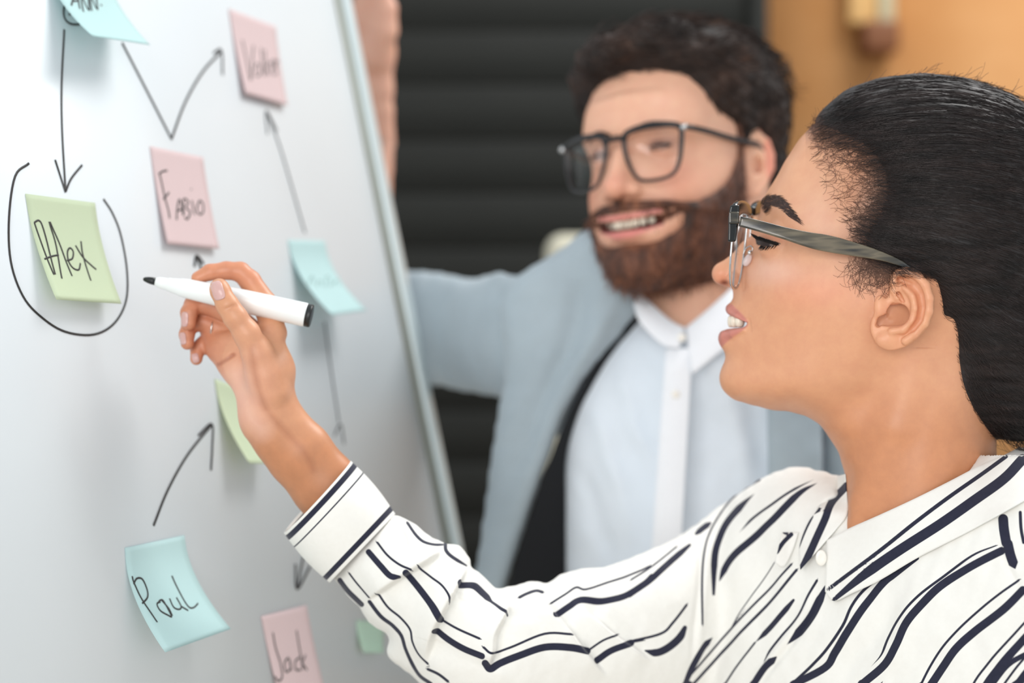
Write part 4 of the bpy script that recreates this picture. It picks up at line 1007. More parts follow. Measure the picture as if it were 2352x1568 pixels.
SLEEVE = [S(z5, 32, (648,700),(720,780),(780,840),(835,848), taper=(0, .5)), S(z5, 10, (700,645),(760,720),(830,775),(900,808)), S(z5, 28, (472,868),(530,940),(605,1012)), S(z5, 9, (530,825),(580,890),(650,968)),
 S(z5, 36, (870,825),(960,930),(1030,1020),(1078,1105)), S(z5, 10, (945,790),(1020,850),(1080,900),(1120,960),(1130,1000)),
 S(z5, 20, (650,995),(720,1080),(800,1140),(850,1200),(870,1280),(900,1360),(950,1440),(1020,1490)), S(z5, 10, (695,950),(760,1030),(840,1090),(900,1160),(915,1230),(950,1310),(1000,1370)),
 S(z5, 36, (1052,1175),(1130,1230),(1220,1280),(1325,1322)), S(z5, 40, (1345,1365),(1375,1400),(1430,1370),(1550,1320),(1700,1270),(1850,1272),(1960,1292)), S(z5, 11, (1080,1105),(1180,1160),(1310,1218)),
 S(z5, 11, (1335,1270),(1390,1305),(1500,1270),(1700,1190),(1865,1195)), S(z5, 36, (1190,888),(1280,900),(1340,950),(1385,1000), taper=(0, .6)), S(z5, 18, (1385,1000),(1440,1050),(1478,1072)),
 S(z5, 14, (875,530),(920,600),(960,640),(1010,655),(1090,655), taper=(0, .3)), S(z5, 20, (1105,650),(1110,690),(1150,730),(1232,780), taper=(0, .5)), S(z5, 14, (1550,975),(1640,933),(1688,938)),
 S(z5, 36, (1768,1075),(1850,1020),(1920,980),(2050,990),(2180,960),(2300,890),(2345,850)), S(z5, 9, (1740,1000),(1820,950),(1890,905),(1950,920),(2080,880),(2250,820),(2330,785)),
 S(z5, 36, (2018,1350),(2100,1290),(2225,1243)), S(z5, 10, (1960,1295),(2050,1230),(2140,1195)), S(z5, 10, (2215,1242),(2290,1228)), S(z5, 13, (1000,1402),(1060,1430),(1120,1475))]
CUFF = [S(z5, 40, (570,135),(470,280),(390,370),(290,470),(200,550),(135,600)), S(z5, 10, (612,222),(500,360),(380,490),(280,590),(205,660)), S(z5, 36, (775,385),(730,480),(650,600),(560,700),(450,800),(370,855))]
COLLAR = [S(z6, 56, (2345,140),(2230,260),(2050,390),(1850,530),(1600,690),(1400,830),(1210,985), taper=(0, .6)), S(z6, 22, (2245,125),(2100,230),(1900,370),(1700,520),(1500,680),(1300,830),(1180,920))]
COLLAR2 = [S(z6, 42, (1290,300),(1200,400),(1160,500),(1110,610),(1060,720),(1020,790), taper=(0, .3)), S(z6, 26, (1125,442),(1010,500),(920,578)), S(z6, 16, (1085,480),(1040,570),(990,690),(955,745)), S(z6, 24, (960,590),(910,640),(870,700))]
def stripes(x, y, strokes):
    """thick lines: tk = half width minus distance; thin lines: signed distance sa, distance sb, half width sw"""
    p = np.stack([x, y], 1); n = len(p); B = np.full(n, 99.0); A = np.full(n, 99.0); W = np.zeros(n); T = np.full(n, -30.0)
    for c, hw, tp_ in strokes:
        lo, hi = c.min(0)-30, c.max(0)+30; m = (p[:, 0] > lo[0]) & (p[:, 0] < hi[0]) & (p[:, 1] > lo[1]) & (p[:, 1] < hi[1])
        if not m.any(): continue
        q = p[m]; bb = np.full(len(q), 1e9); aa = np.zeros(len(q)); ww = np.zeros(len(q)); L = len(c)-1
        for i in range(L):
            a, b = c[i], c[i+1]; d = b-a; l2 = d@d+1e-9; t = np.clip(((q-a)@d)/l2, 0, 1); r = q-a-t[:, None]*d; ds = np.sqrt((r*r).sum(1))
            u = bb > ds; sg = np.sign(d[0]*(q[:, 1]-a[1])-d[1]*(q[:, 0]-a[0])); sg[sg == 0] = 1
            aa[u] = (sg*ds)[u]; s = (i+t)/L; w = hw*(1-tp_[0]*np.clip(1-s*5, 0, 1))*(1-tp_[1]*np.clip(1-(1-s)*5, 0, 1)); ww[u] = w[u]; bb[u] = ds[u]
        idx = np.where(m)[0]
        if hw > 3.6: T[idx] = np.maximum(T[idx], ww-bb)
        else: k = (bb-ww) < (B[m]-W[m]); idx = idx[k]; B[idx] = bb[k]; A[idx] = aa[k]; W[idx] = ww[k]
    return {'sa': A, 'sb': B, 'sw': W, 'tk': T}
def folds(x, y, L):
    """crisp overlapping folds: A high on the left of the line, low on its right, fading with distance"""
    p = np.stack([x, y], 1); out = np.zeros(len(p))
    for c, amp, s1, s2 in L:
        c = spline(np.array(c, float), 5); bb = np.full(len(p), 1e9); sg = np.zeros(len(p)); tt = np.zeros(len(p)); n = len(c)-1
        for i in range(n):
            a, b = c[i], c[i+1]; d = b-a; t = ((p-a)@d)/(d@d+1e-9); tc = np.clip(t, 0, 1); r = p-a-tc[:, None]*d; ds = np.sqrt((r*r).sum(1)); u = ds < bb
            bb[u] = ds[u]; sg[u] = (d[0]*(p[:, 1]-a[1])-d[1]*(p[:, 0]-a[0]))[u]/math.sqrt(d@d); tt[u] = ((i+tc)/n)[u]
        e = np.clip(np.minimum(tt, 1-tt)*5, 0, 1); e = e*e*(3-2*e)
        side = np.tanh(sg/3.5); out += amp*e*np.where(sg < 0, -side*np.exp(-bb/s1), -side*np.exp(-bb/s2))
    return out
def ridges(x, y, L):
    p = np.stack([x, y], 1); out = np.zeros(len(p))
    for c, amp, s in L:
        c = spline(np.array(c, float), 5); n = len(c)-1; bb = np.full(len(p), 1e9); tt = np.zeros(len(p))
        for i in range(n):
            a, b = c[i], c[i+1]; d = b-a; t = np.clip(((p-a)@d)/(d@d+1e-9), 0, 1); r = p-a-t[:, None]*d; ds = (r*r).sum(1); u = ds < bb; bb[u] = ds[u]; tt[u] = ((i+t)/n)[u]
        e = np.clip(np.minimum(tt, 1-tt)*4, 0, 1); out += amp*e*np.exp(-bb/s/s)
    return out
# outlines
SL = [(905,1185),(950,1204),(985,1234),(1020,1250),(1056,1254),(1080,1285),(1076,1302),(1110,1325),(1140,1354),(1180,1350),(1215,1338),(1240,1338),(1256,1346),(1285,1322),(1330,1309),(1390,1305),(1450,1285),(1560,1237),(1640,1182),(1720,1160),(1800,1200),(1830,1300),(1810,1450),(1700,1590),(1560,1640),(1400,1660),(1200,1660),(1080,1640),(1000,1600),(966,1568),(944,1545),(893,1510),(889,1490),(900,1470),(896,1452),(870,1440),(849,1424),(826,1388),(806,1372),(790,1350),(760,1322),(800,1250),(860,1200)]
HS = inflate(SL, h=6)
def sl_mid(x, y):
    u = np.clip((x-820)/850, 0, 1); lowarm = np.clip((y-1150)/350, 0, 1)*70*np.clip((1150-x)/200, 0, 1)
    return 22+lowarm+300*np.clip((x-1000)/650, 0, 1)**1.15
TO = [(1530,1255),(1580,1222),(1640,1180),(1700,1135),(1742,1108),(1790,1083),(1832,1074),(1880,1084),(1930,1098),(2000,1130),(2100,1110),(2220,1060),(2300,1016),(2345,1015),(2450,1080),(2600,1180),(2760,1320),(2860,1600),(2860,2050),(1480,2050),(1540,1700),(1585,1500),(1600,1400),(1560,1340)]
HT = inflate(TO, h=9)
def to_mid(x, y): return np.where(x < 2090, (2090-x)*0.72, (2090-x)*0.62)+20
def to_thick(Qv): return np.where(Qv > 0, 300.0**2*(1-np.exp(-Qv*0.8/300.0**2)), Qv)
def blouse_sdf(p):
    x, y, d = p.T
    v = d-sl_mid(x, y); F = v*v-HS(x, y); s = F/np.sqrt(HS._at(HS.gx, x, y)**2+HS._at(HS.gy, x, y)**2+4*v*v+100)
    v = d-to_mid(x, y); qt = to_thick(HT(x, y)); F = v*v-qt; t = F/np.sqrt(HT._at(HT.gx, x, y)**2+HT._at(HT.gy, x, y)**2+4*v*v+100)
    s = smin(s, t, 26)
    m = (y < 1420) & (x > 1880)                       # open neck
    if m.any():
        qx, qy, qw = wcoords(p[m]); c = ell(np.stack([qx, qy, qw], 1), (2100,1090,0), (190,105,180)); c = smin(c, seg(np.stack([qx, qy, qw], 1), (1925,1190,0), (1905,1255,0), 46, 20), 20); s[m] = smax(s[m], -c, 10)
    return smax(s, y-1990, 10)
V, Q = surface_nets(blouse_sdf, (740, 1040, -640), (2870, 2010, 640), 6.0)
# finer remesh near the camera side is done by one midpoint subdivision of the quads in view
def subdivide(V, Q, mask):
    """split quads flagged by mask into 4 (and their neighbours adapt by fan)"""
    E = np.stack([Q, np.roll(Q, -1, 1)], -1).reshape(-1, 2); Es = np.sort(E, 1); key = Es[:, 0].astype(np.int64)*len(V)+Es[:, 1]
    uk, inv = np.unique(key, return_inverse=True); inv = inv.reshape(-1); fm = np.repeat(mask, 4); need = np.zeros(len(uk), bool); need[inv[fm]] = True
    mid = np.full(len(uk), -1); a = (uk//len(V)); b = uk % len(V); mid[need] = len(V)+np.arange(need.sum())
    M = (V[a[need]]+V[b[need]])/2; C = V[Q[mask]].mean(1); ci = len(V)+len(M)+np.arange(mask.sum()); em = inv.reshape(-1, 4)
    q = Q[mask]; e = mid[em[mask]]; new = np.concatenate([np.stack([q[:, i], e[:, i], ci, e[:, i-1]], 1) for i in range(4)])
    F = [list(x) for x in new.tolist()]
    rest = Q[~mask]; er = mid[em[~mask]]; plain = (er < 0).all(1); polys = rest[plain].tolist()
    for q_, e_ in zip(rest[~plain].tolist(), er[~plain].tolist()):
        f = []
        for i in range(4):
            f.append(q_[i])
            if e_[i] >= 0: f.append(e_[i])
        polys.append(f)
    return np.vstack([V, M, C]), F+polys, new
V = lapsmooth(V, Q, 2, 0.5)
fc = V[Q].mean(1); Nq = vnormals(V, Q)[Q].mean(1); sgn = 1 if (Nq[:, 2][(fc[:, 2] < -100)].mean() < 0) else -1
mask = (Nq[:, 2]*sgn < 0.35) & (fc[:, 1] < 1600) & (fc[:, 0] < 2420)
vn0 = vnormals(V, Q)*sgn
V, Fp, newq = subdivide(V, Q, mask)
tri = np.array([[f[0], f[i], f[i+1]] for f in Fp for i in range(1, len(f)-1)]); vn = vnormals(V, tri)*sgn
x, y = V[:, 0].copy(), V[:, 1].copy()
FOLD = [([(1018,1262),(985,1290),(937,1318),(890,1348),(840,1382)], -24, 34, 80), ([(1078,1298),(1050,1352),(1012,1422),(995,1462),(978,1530)], -26, 36, 90),
        ([(1172,1384),(1162,1415),(1140,1460),(1136,1500),(1120,1540)], -22, 36, 70), ([(1232,1352),(1282,1416),(1316,1456),(1350,1500),(1398,1556)], -18, 40, 60),
        ([(1330,1385),(1370,1420),(1420,1462),(1455,1485),(1500,1520)], -13, 36, 50), ([(905,1190),(930,1225),(940,1262)], 7, 20, 20)]
RID = [([(800,1332),(770,1312),(750,1330)], -6, 10), ([(1110,1330),(1075,1350),(1058,1372)], 7, 12), ([(1600,1225),(1608,1300),(1600,1400),(1582,1568)], -7, 7), ([(1620,1215),(1626,1300),(1616,1400),(1598,1568)], 5, 8),
       ([(1874,1336),(1850,1400),(1810,1460),(1760,1525),(1720,1575)], 9, 8), ([(1888,1345),(1866,1408),(1826,1468),(1776,1530),(1736,1585)], -6, 6), ([(1660,1190),(1690,1240),(1700,1300),(1690,1400)], 8, 26), ([(1720,1180),(1750,1260),(1760,1360),(1740,1480)], -8, 24),
       ([(1980,1330),(1960,1400),(1900,1480),(1850,1560)], 8, 26), ([(2060,1330),(2040,1420),(1980,1500),(1930,1580)], -8, 26), ([(2180,1280),(2100,1380),(2060,1470),(2010,1568)], 8, 30), ([(2290,1240),(2310,1290),(2340,1350)], -5, 8),
       ([(1430,1300),(1440,1380),(1480,1450)], -8, 24), ([(1500,1270),(1530,1350),(1560,1420)], 8, 26), ([(1200,1345),(1205,1400),(1190,1460)], 8, 22), ([(1300,1330),(1340,1380),(1400,1400)], -7, 20)]
disp = folds(x, y, FOLD)+ridges(x, y, RID)+1.4*sinnoise(V, 11, 120)+0.5*sinnoise(V, 12, 45)
front = vn[:, 2] < 0.5
V = V+vn*(disp*front)[:, None]*np.array([0.35, 0.35, 1.0])
blouse = mesh('blouse', WMAP(V), [f[::-1] for f in Fp] if sgn > 0 and False else Fp, M_str, woman, attrs=stripes(x, y, TORSO+SLEEVE))
BB = BVHTree.FromPolygons([tuple(v) for v in V], [list(map(int, t_)) for t_ in tri])
# cuff: open tube of cloth around the forearm
CA = np.array([728, 1137, 22.0]); CB = np.array([843, 1290, 40.0])
ca, cb = np.array([(806,1058),(652,1224)]), np.array([(908,1180),(757,1338)])
n1, m1 = 74, 72; Vc = []; Fc = []
for lay in (0, 1):
    for i in range(n1+1):
        t = i/n1; A = ca[0]*(1-t)+cb[0]*t; B = ca[1]*(1-t)+cb[1]*t
        bulge = 6*math.sin(math.pi*t); c = (A+B)/2; r = (B-A)/2; L = np.linalg.norm(r); r = r*(L+bulge-5*lay)/L; dep = (104+8*math.sin(math.pi*t)-5*lay)*(1-0.12*t)
        ax = np.array([0.62, 0.78])
        for j in range(m1):
            a = 2*np.pi*j/m1; q = c+r*math.cos(a)-ax*0.10*math.sin(a)*60*(1-t)*0.0
            # the cuff plane is tipped, so that its mouth opens to the lower left
            q = q+ax*(-10*math.sin(a)*(1-0.5*t))*0.0
            Vc.append((q[0]+ax[0]*(5*math.sin(a))*(1-t), q[1]+ax[1]*(5*math.sin(a))*(1-t), 22+18*t-dep*math.sin(a)))
W_ = m1; Sx = (n1+1)*m1
for i in range(n1):
    for j in range(m1):
        a = i*W_+j; b = i*W_+(j+1) % W_; Fc.append([a, b, b+W_, a+W_]); Fc.append([Sx+a, Sx+a+W_, Sx+b+W_, Sx+b])
for j in range(m1):
    b = (j+1) % m1; Fc.append([j, Sx+j, Sx+b, b]); k = n1*W_; Fc.append([k+j, k+b, Sx+k+b, Sx+k+j])
Vc = np.array(Vc)
md = mesh('cuff', WMAP(Vc), Fc, M_str, blouse, attrs=None)
me = md.data; tq = (np.arange(len(Vc)) % Sx)//W_/n1*1.0
# cuff stripes run round the cuff: distance measured along it
L_ = 186.0; s_ = tq*L_; lines = [(16, 8.0), (46, 2.2), (166, 7.5)]
dd = s_-46; at_ = {'sa': dd, 'sb': np.abs(dd), 'sw': np.full(len(Vc), 2.0), 'tk': np.maximum(7.8-np.abs(s_-15), 7.5-np.abs(s_-168))}
for nm, a in at_.items():
    at = me.attributes.new(nm, 'FLOAT', 'POINT'); at.data.foreach_set('value', a.astype(np.float32))
# collar leaves: cloth laid from the neck down onto the chest
def leaf(top, bot, strokes, dt, db, name='collar', rows=26, cols=90, th=4.0, curl=6, dfix=None, snap=False):
    T = spline(np.array(top, float), 12); Bm = spline(np.array(bot, float), 12)
    def res(c, n):
        l = np.r_[0, np.cumsum(np.linalg.norm(np.diff(c, axis=0), axis=1))]; u = np.linspace(0, l[-1], n); return np.stack([np.interp(u, l, c[:, k]) for k in range(c.shape[1])], 1)
    T = res(T, cols); Bm = res(Bm, cols); V = []
    for i in range(rows):
        t = i/(rows-1)
        for j in range(cols):
            d = T[j, 2]*(1-t)+Bm[j, 2]*t; V.append(((1-t)*T[j, 0]+t*Bm[j, 0], (1-t)*T[j, 1]+t*Bm[j, 1], d-curl*math.sin(math.pi*min(1, t*1.0))))
    V = np.array(V)
    if snap:
        for k in range(len(V)):
            c = cast(BB, V[k, 0], V[k, 1])
            if c is not None and c < 0: V[k, 2] = min(V[k, 2], c-8)
        G = V[:, 2].reshape(rows, cols)
        for _ in range(6): G[1:-1, 1:-1] = np.minimum(G[1:-1, 1:-1], 0.25*(G[:-2, 1:-1]+G[2:, 1:-1]+G[1:-1, :-2]+G[1:-1, 2:]))
        V[:, 2] = G.ravel()
    V2_ = V+np.array([0, 0, th]); F = []; S_ = rows*cols
    for i in range(rows-1):
        for j in range(cols-1):
            a = i*cols+j; F.append([a, a+cols, a+cols+1, a+1]); F.append([S_+a, S_+a+1, S_+a+cols+1, S_+a+cols])
    ring = list(range(cols))+[i*cols+cols-1 for i in range(1, rows)]+[(rows-1)*cols+j for j in range(cols-2, -1, -1)]+[i*cols for i in range(rows-2, 0, -1)]
    for a, b in zip(ring, ring[1:]+ring[:1]): F.append([a, b, b+S_, a+S_])
    Va_ = np.vstack([V, V2_]); return mesh(name, WMAP(Va_), F, M_str, blouse, attrs=stripes(Va_[:, 0], Va_[:, 1], strokes))

def fit(pts, o):
    out = []
    for x, y, d in pts:
        for b in (BH, BB):
            c = cast(b, x, y)
            if c is not None and c-o < d and c < 60: d = c-o
        out.append((x, y, d))
    return out
def leafc(top, bot, strokes, name, **k):
    return leaf(fit(top, 7), fit(bot, 9), strokes, 0, 0, name, **k)
leafc([(1899,1240,-45),(1950,1213,-80),(2020,1182,-140),(2100,1145,-182),(2180,1105,-190),(2255,1066,-160),(2305,1045,-110),(2334,1030,-40),(2340,1024,40)],
      [(1895,1358,-80),(1916,1380,-100),(1960,1361,-135),(2018,1334,-170),(2102,1284,-218),(2170,1249,-245),(2236,1215,-270),(2352,1151,-285),(2480,1080,-200)], COLLAR, 'collar', curl=8, snap=True)
leafc([(1942,1088,150),(1945,1130,100),(1946,1180,60),(1922,1214,10),(1897,1243,-30)],
      [(1912,1095,190),(1884,1160,120),(1856,1200,60),(1836,1255,10),(1838,1309,-45)], COLLAR2, 'collar', curl=4, rows=14, cols=40)
leafc([(1834,1222,30),(1815,1222,20),(1796,1222,10)], [(1822,1262,10),(1800,1302,-5),(1780,1292,-5)], COLLAR2, 'collar_underside', curl=2, rows=10, cols=14)
M_but = mat('pearl_button', srgb(240, 236, 228), 0.25)
bc = np.array([1886, 1281, -70.0]); c_ = cast(BB, 1886, 1281)
if c_ is not None: bc[2] = min(bc[2], c_-8)
v, q = surface_nets(lambda p: smax(ell(p, bc, (13,19,5)), -ell(p, bc-np.array([0, 0, 7]), (8,12,4)), 2), bc-26, bc+26, 1.5); mesh('button', WMAP(v), q[:, ::-1], M_but, blouse)
# ------------------------------------------------------------------ man: head in its own frame (units of 1/3.27 mm, face towards -x, y down)
K = 3.267
MS = [(0,112,75),(40,104,72),(65,91,65),(82,73,60),(92,52,56),(97,36,50),(99,22,38),(95,9,16),(99,-2,10),(107,-14,9),(116,-27,9),(121,-36,10),(120,-42,9),(112,-47,9),(104,-49,12),(103,-55,18),(106,-61,20),(105,-66,20),
(103,-71,20),(104,-77,18),(98,-85,22),(100,-96,24),(97,-107,26),(87,-114,28),(66,-114,32),(46,-112,32),(31,-120,36),(23,-142,42),(20,-172,46),(16,-230,50),(-95,-230,50),(-92,-170,50),(-88,-120,50),(-94,-70,55),(-102,-30,65),(-106,10,72),(-102,50,72),(-82,86,72),(-45,108,75)]
MI = [(90,50,27),(80,52,44),(60,50,60),(70,78,36),(50,85,50),(20,92,54),(0,60,74),(-40,60,74),(-50,20,77),(0,20,75),(30,30,71),(52,22,66),(96,22,20),(90,20,36),(83,16,48),(72,12,58),(45,0,68),(15,-10,72),(0,-15,73),
(100,-8,7),(95,-5,10),(87,-3,17),(108,-25,8.5),(100,-25,12),(96,-25,17),(115,-37,9),(108,-38,13),(103,-40,17),(84,-2,24),(82,6,36),(72,2,51),(62,0,59),
(94,-28,22),(91,-28,33),(86,-30,43),(74,-32,55),(56,-28,64),(30,-30,70),(97,-46,23),(93,-46,33),(86,-48,44),(72,-50,56),(50,-50,63),(20,-50,68),(-10,-60,65),
(101,-58,16),(97,-60,25),(92,-64,33),(85,-66,42),(72,-68,52),(50,-70,59),(20,-75,62),(98,-80,16),(93,-82,25),(86,-84,33),(95,-98,14),(89,-102,21),(78,-100,30),(60,-98,41),(35,-96,51),(12,-88,58),(70,-109,22),(45,-108,34),
(10,-132,38),(-20,-130,54),(-60,-130,52),(10,-180,42),(-30,-180,58),(-70,-180,47),(-60,-90,60),(-85,-20,50),(-92,25,45),(-60,-40,66)]
def rbf_profile(sil, inn, box_, h):
    a = np.array(sil, float); x, y, r = a.T; nx = np.roll(a, -1, 0)[:, :2]-np.roll(a, 1, 0)[:, :2]; nx /= np.linalg.norm(nx, axis=1)[:, None]; nr = np.stack([nx[:, 1], -nx[:, 0]], 1)
    s = polydist(a[:, :2]+nr*3, a[:, :2]); nr[s > 0] *= -1; q = [np.stack([x, y, 0*x], 1)]; e = 6.0
    q.append(np.stack([x-nr[:, 0]*e, y-nr[:, 1]*e, 2*r*e-e*e], 1)); q.append(np.stack([x+nr[:, 0]*e, y+nr[:, 1]*e, -2*r*e-e*e], 1))
    b = r > 90; q.append(np.stack([x[b]+nr[b, 0]*40, y[b]+nr[b, 1]*40, -2*r[b]*40-1600], 1)); q = np.vstack(q); i = np.array(inn, float)
    return rbf2d(np.r_[q[:, 0], i[:, 0]], np.r_[q[:, 1], i[:, 1]], np.r_[q[:, 2], i[:, 2]**2], *box_, h, 2e-3)
QM = rbf_profile([(-f*K, -u*K, r*K) for f, u, r in MS], [(-f*K, -u*K, w*K) for f, u, w in MI], (-460, -520, 440, 800), 4.0)
# head placement in the camera frame
psi, pit, rol = math.radians(38), math.radians(4), math.radians(5)
F0 = np.array([-math.sin(psi), 0, -math.cos(psi)]); L0 = np.array([math.cos(psi), 0, -math.sin(psi)]); U0 = np.array([0, 1.0, 0])
Fm = F0*math.cos(pit)+U0*math.sin(pit); Um = U0*math.cos(pit)-F0*math.sin(pit)
Rr = np.array([[math.cos(rol), -math.sin(rol), 0], [math.sin(rol), math.cos(rol), 0], [0, 0, 1.0]])
Fm, Um, Lm = Rr@Fm, Rr@Um, Rr@L0
DN = 1.27
nas = np.array([(1430-CX)/FPX*DN, (CY-322)/FPX*DN, DN]); Om = nas-Fm*0.097-Um*0.008
MSC = 1.0
def HMAP(v):
    v = np.asarray(v, float)/K/1000*MSC; return cam2world(Om-v[..., 0:1]*Fm-v[..., 1:2]*Um+v[..., 2:3]*Lm)
def hm(f, u, l): return np.array([-f*K, -u*K, l*K])
E3 = spline([(4,8),(0,14),(-8,17),(-17,14),(-23,4),(-25,-8),(-22,-20),(-14,-32),(-6,-42),(2,-46),(7,-42),(7,-32),(6,-15)], 4, True)*np.array([-K, -K])
SM = [(97,-66),(92,-65),(84,-62)]
MOM = np.array([(116,-64.5),(100,-64.5),(90,-62),(80,-57.5),(78.5,-59),(83,-64),(91,-70),(100,-74),(116,-74)])*np.array([-K, -K])
def man_head(p):
    x, y, w = p[:, 0], p[:, 1], np.abs(p[:, 2]); q = np.stack([x, y, w], 1); d = QM.dist(x, y, w)
    def near(a, r): return (np.abs(q-np.array([-a[0]*K, -a[1]*K, a[2]*K])) < r*K).all(1)
    c = (77, 0, 32); m = near(c, 28)
    if m.any():
        qm = q[m]; lid = ell(qm, hm(*c), (13.4*K,)*3); v = smin(d[m], lid, 14); cut = chain(qm, [(*hm(89, -1.5, 24), 4.5), (*hm(91, -0.5, 32), 6), (*hm(84, -1.5, 42), 4)], 3); v = smax(v, -cut, 4); v = smin(v, ell(qm, hm(*c), (11.6*K,)*3), 1.5); d[m] = v
    m = near((110, -30, 10), 30)
    if m.any():
        qm = q[m]; v = d[m]; v = smin(v, ell(qm, hm(113,-35,0), (9*K, 9*K, 10*K)), 10); v = smin(v, ell(qm, hm(102,-39,14), (8*K, 7*K, 6*K)), 8); v = smin(v, chain(qm, [(*hm(96,6,0), 7*K), (*hm(110,-28,0), 7.5*K)], 3), 10)
        v = smax(v, -ell(qm, hm(108,-46,6), (5*K, 3*K, 3.5*K)), 4); d[m] = v
    m = near((92, -68, 20), 38)
    if m.any():
        qm = q[m]; v = d[m]
        v = smin(v, chain(qm, [(*hm(101,-61,0), 4.2*K), (*hm(99,-61.5,12), 4*K), (*hm(92,-60,24), 2.6*K), (*hm(86,-57,31), 1.3*K)], 4), 6)
        v = smin(v, chain(qm, [(*hm(99.5,-78,0), 4.8*K), (*hm(97,-76.5,12), 4.4*K), (*hm(90,-69.5,24), 3*K), (*hm(85,-61,31), 1.5*K)], 4), 6)
        v = smax(v, polydist(qm[:, :2], MOM), 3)
        v = smax(v, -chain(qm, [(*hm(92,-50,27), 2), (*hm(87,-60,37), 3), (*hm(83,-72,38), 2)], 4)+1, 10); d[m] = v
    m = (x > -12*K) & (x < 30*K) & (y > -24*K) & (y < 52*K) & (w > 50*K)
    if m.any():
        qm = q[m]; X, Y, W = qm.T; wc = 72*K+0.42*(X+4*K); sd = polydist(qm[:, :2], E3); e = smax(np.abs(W-wc)-7, -sd, 7)
        wf = lambda f: 72*K+0.42*(-f*K+4*K)
        e = smin(e, chain(qm, [(-f*K, -u*K, wf(f)+6, 9) for f, u in [(4,0),(1,10),(-8,14),(-18,8),(-22,-4),(-21,-16),(-13,-30),(-4,-41)]], 4), 5)
        e = smin(e, chain(qm, [(-f*K, -u*K, wf(f)+2, 8) for f, u in [(-8,2),(-14,-6),(-12,-22),(-4,-30)]], 4), 5)
        e = smax(e, -ell(qm, (6*K, 14*K, wf(-5)+8), (7*K, 9*K, 6*K)), 4); d[m] = smin(d[m], e, 8)
    return d
V, Q = surface_nets(man_head, (-128*K, -118*K, -86*K), (110*K, 205*K, 90*K), 5.0)
BPX = spline([(22,22),(19,0),(26,-16),(42,-36),(64,-48),(80,-51),(90,-49),(100,-47),(118,-47),(118,-58.5),(99,-58.5),(88,-58),(81,-60),(80,-71),(87,-81),(95,-86),(116,-86),(118,-132),(60,-132),(30,-124),(-4,-108),(0,-60),(6,-25),(8,8),(10,24)], 3, True)*np.array([-K, -K])
def paint_man(V):
    f, u, w = -V[:, 0]/K, -V[:, 1]/K, np.abs(V[:, 2])/K; n = len(f); col = np.tile(LC(230, 180, 153), (n, 1))
    def blend(c, a): col[:] = col*(1-a[:, None])+c*a[:, None]
    g = lambda a, b, c, r: np.exp(-(((f-a)/r)**2+((u-b)/r)**2+((w-c)/r)**2))
    blend(LC(226, 128, 108), 0.32*g(84,-32,46,20)); blend(LC(224, 130, 112), 0.4*g(114,-36,0,14)); blend(LC(222, 120, 104), 0.5*((f < -14) & (f > -30) & (w > 76)))
    mm = (f > 78) & (w < 34)
    li = np.exp(-((u+62-0.14*np.clip(w-8, 0, 30))/2.2)**2)+np.exp(-((u+77.5-0.36*np.clip(w-8, 0, 30))/3.8)**2); blend(LC(212, 128, 124), np.clip(li*1.1, 0, 1)*mm*(f > 84))
    pts = V[:, :2]; inm = mm & (polydist(pts, MOM) > -3) & (f < 97.5) & (u > -76) & (u < -62); blend(LC(90, 36, 34), inm*1.0)
    blend(LC(70, 40, 30), 0.55*np.exp(-((f-108)/5)**2-((u+47)/3)**2))  # nostril shadow painted into the skin under the nose
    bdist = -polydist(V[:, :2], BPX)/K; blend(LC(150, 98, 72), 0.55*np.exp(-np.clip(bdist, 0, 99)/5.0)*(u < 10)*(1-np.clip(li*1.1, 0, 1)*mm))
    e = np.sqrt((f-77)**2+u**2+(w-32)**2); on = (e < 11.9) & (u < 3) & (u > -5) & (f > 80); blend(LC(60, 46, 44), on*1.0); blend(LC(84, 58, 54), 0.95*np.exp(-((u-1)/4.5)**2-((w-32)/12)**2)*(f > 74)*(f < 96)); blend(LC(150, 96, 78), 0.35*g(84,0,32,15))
    return np.clip(col, 0, 1)
MMAP = pxmap(1.33)
M_skin2 = attr_skin('skin_fair', 0.42, 0.12)
man = empty('person', tuple(MMAP(np.array([1560, 1400, 60.0]))), 'bearded person in dark-framed glasses and light grey cardigan, smiling and leaning behind the board', 'person')
# hand behind the board, arm and torso (hidden by clothes), one body
def man_arm(p):
    d = chain(p, [(878,330,395,30),(872,255,390,31),(868,205,385,33)], 10)
    d = smin(d, chain(p, [(868,205,385,34),(862,120,375,44),(858,40,365,48),(856,-20,365,44)], 20, 1.2), 16)
    d = smin(d, chain(p, [(862,130,350,34),(882,70,330,30),(888,20,322,25)], 12), 16)
    d = smin(d, chain(p, [(888,20,322,23),(872,-40,322,20),(846,-70,330,16)], 8), 6)
    for i, (a, b, c) in enumerate([(880,-30,0),(866,-45,1),(850,-45,2),(836,-35,3)]):
        d = smin(d, chain(p, [(a,b,370+12*i,20),(a-4,b-70,360+12*i,18),(a-30,b-105,340+12*i,16),(a-62,b-110,325+12*i,13)], 4), 5)
    return d
VA, QA = surface_nets(lambda p: man_arm(p-np.array([0, 0, 400.0])), (740, -220, 640), (960, 370, 870), 4.5)
def man_torso(p):
    d = chain(p, [(1640,790,60,60),(1620,900,90,84),(1640,1500,130,110)], 50); d = smin(d, chain(p, [(1600,860,100,80),(1290,760,110,60)], 30), 30)
    d = smin(d, chain(p, [(1290,760,130,60),(840,760,720,46)], 20), 20); d = smin(d, chain(p, [(840,760,720,46),(878,330,790,28)], 20), 14); return smin(d, chain(p, [(1640,900,90,70),(1930,920,40,50),(2000,1500,40,36)], 30), 30)
VT, QT = surface_nets(man_torso, (760, 250, -160), (2120, 1760, 860), 15.0)
cm = np.vstack([paint_man(V), np.tile(LC(222, 172, 150), (len(VA)+len(VT), 1))])
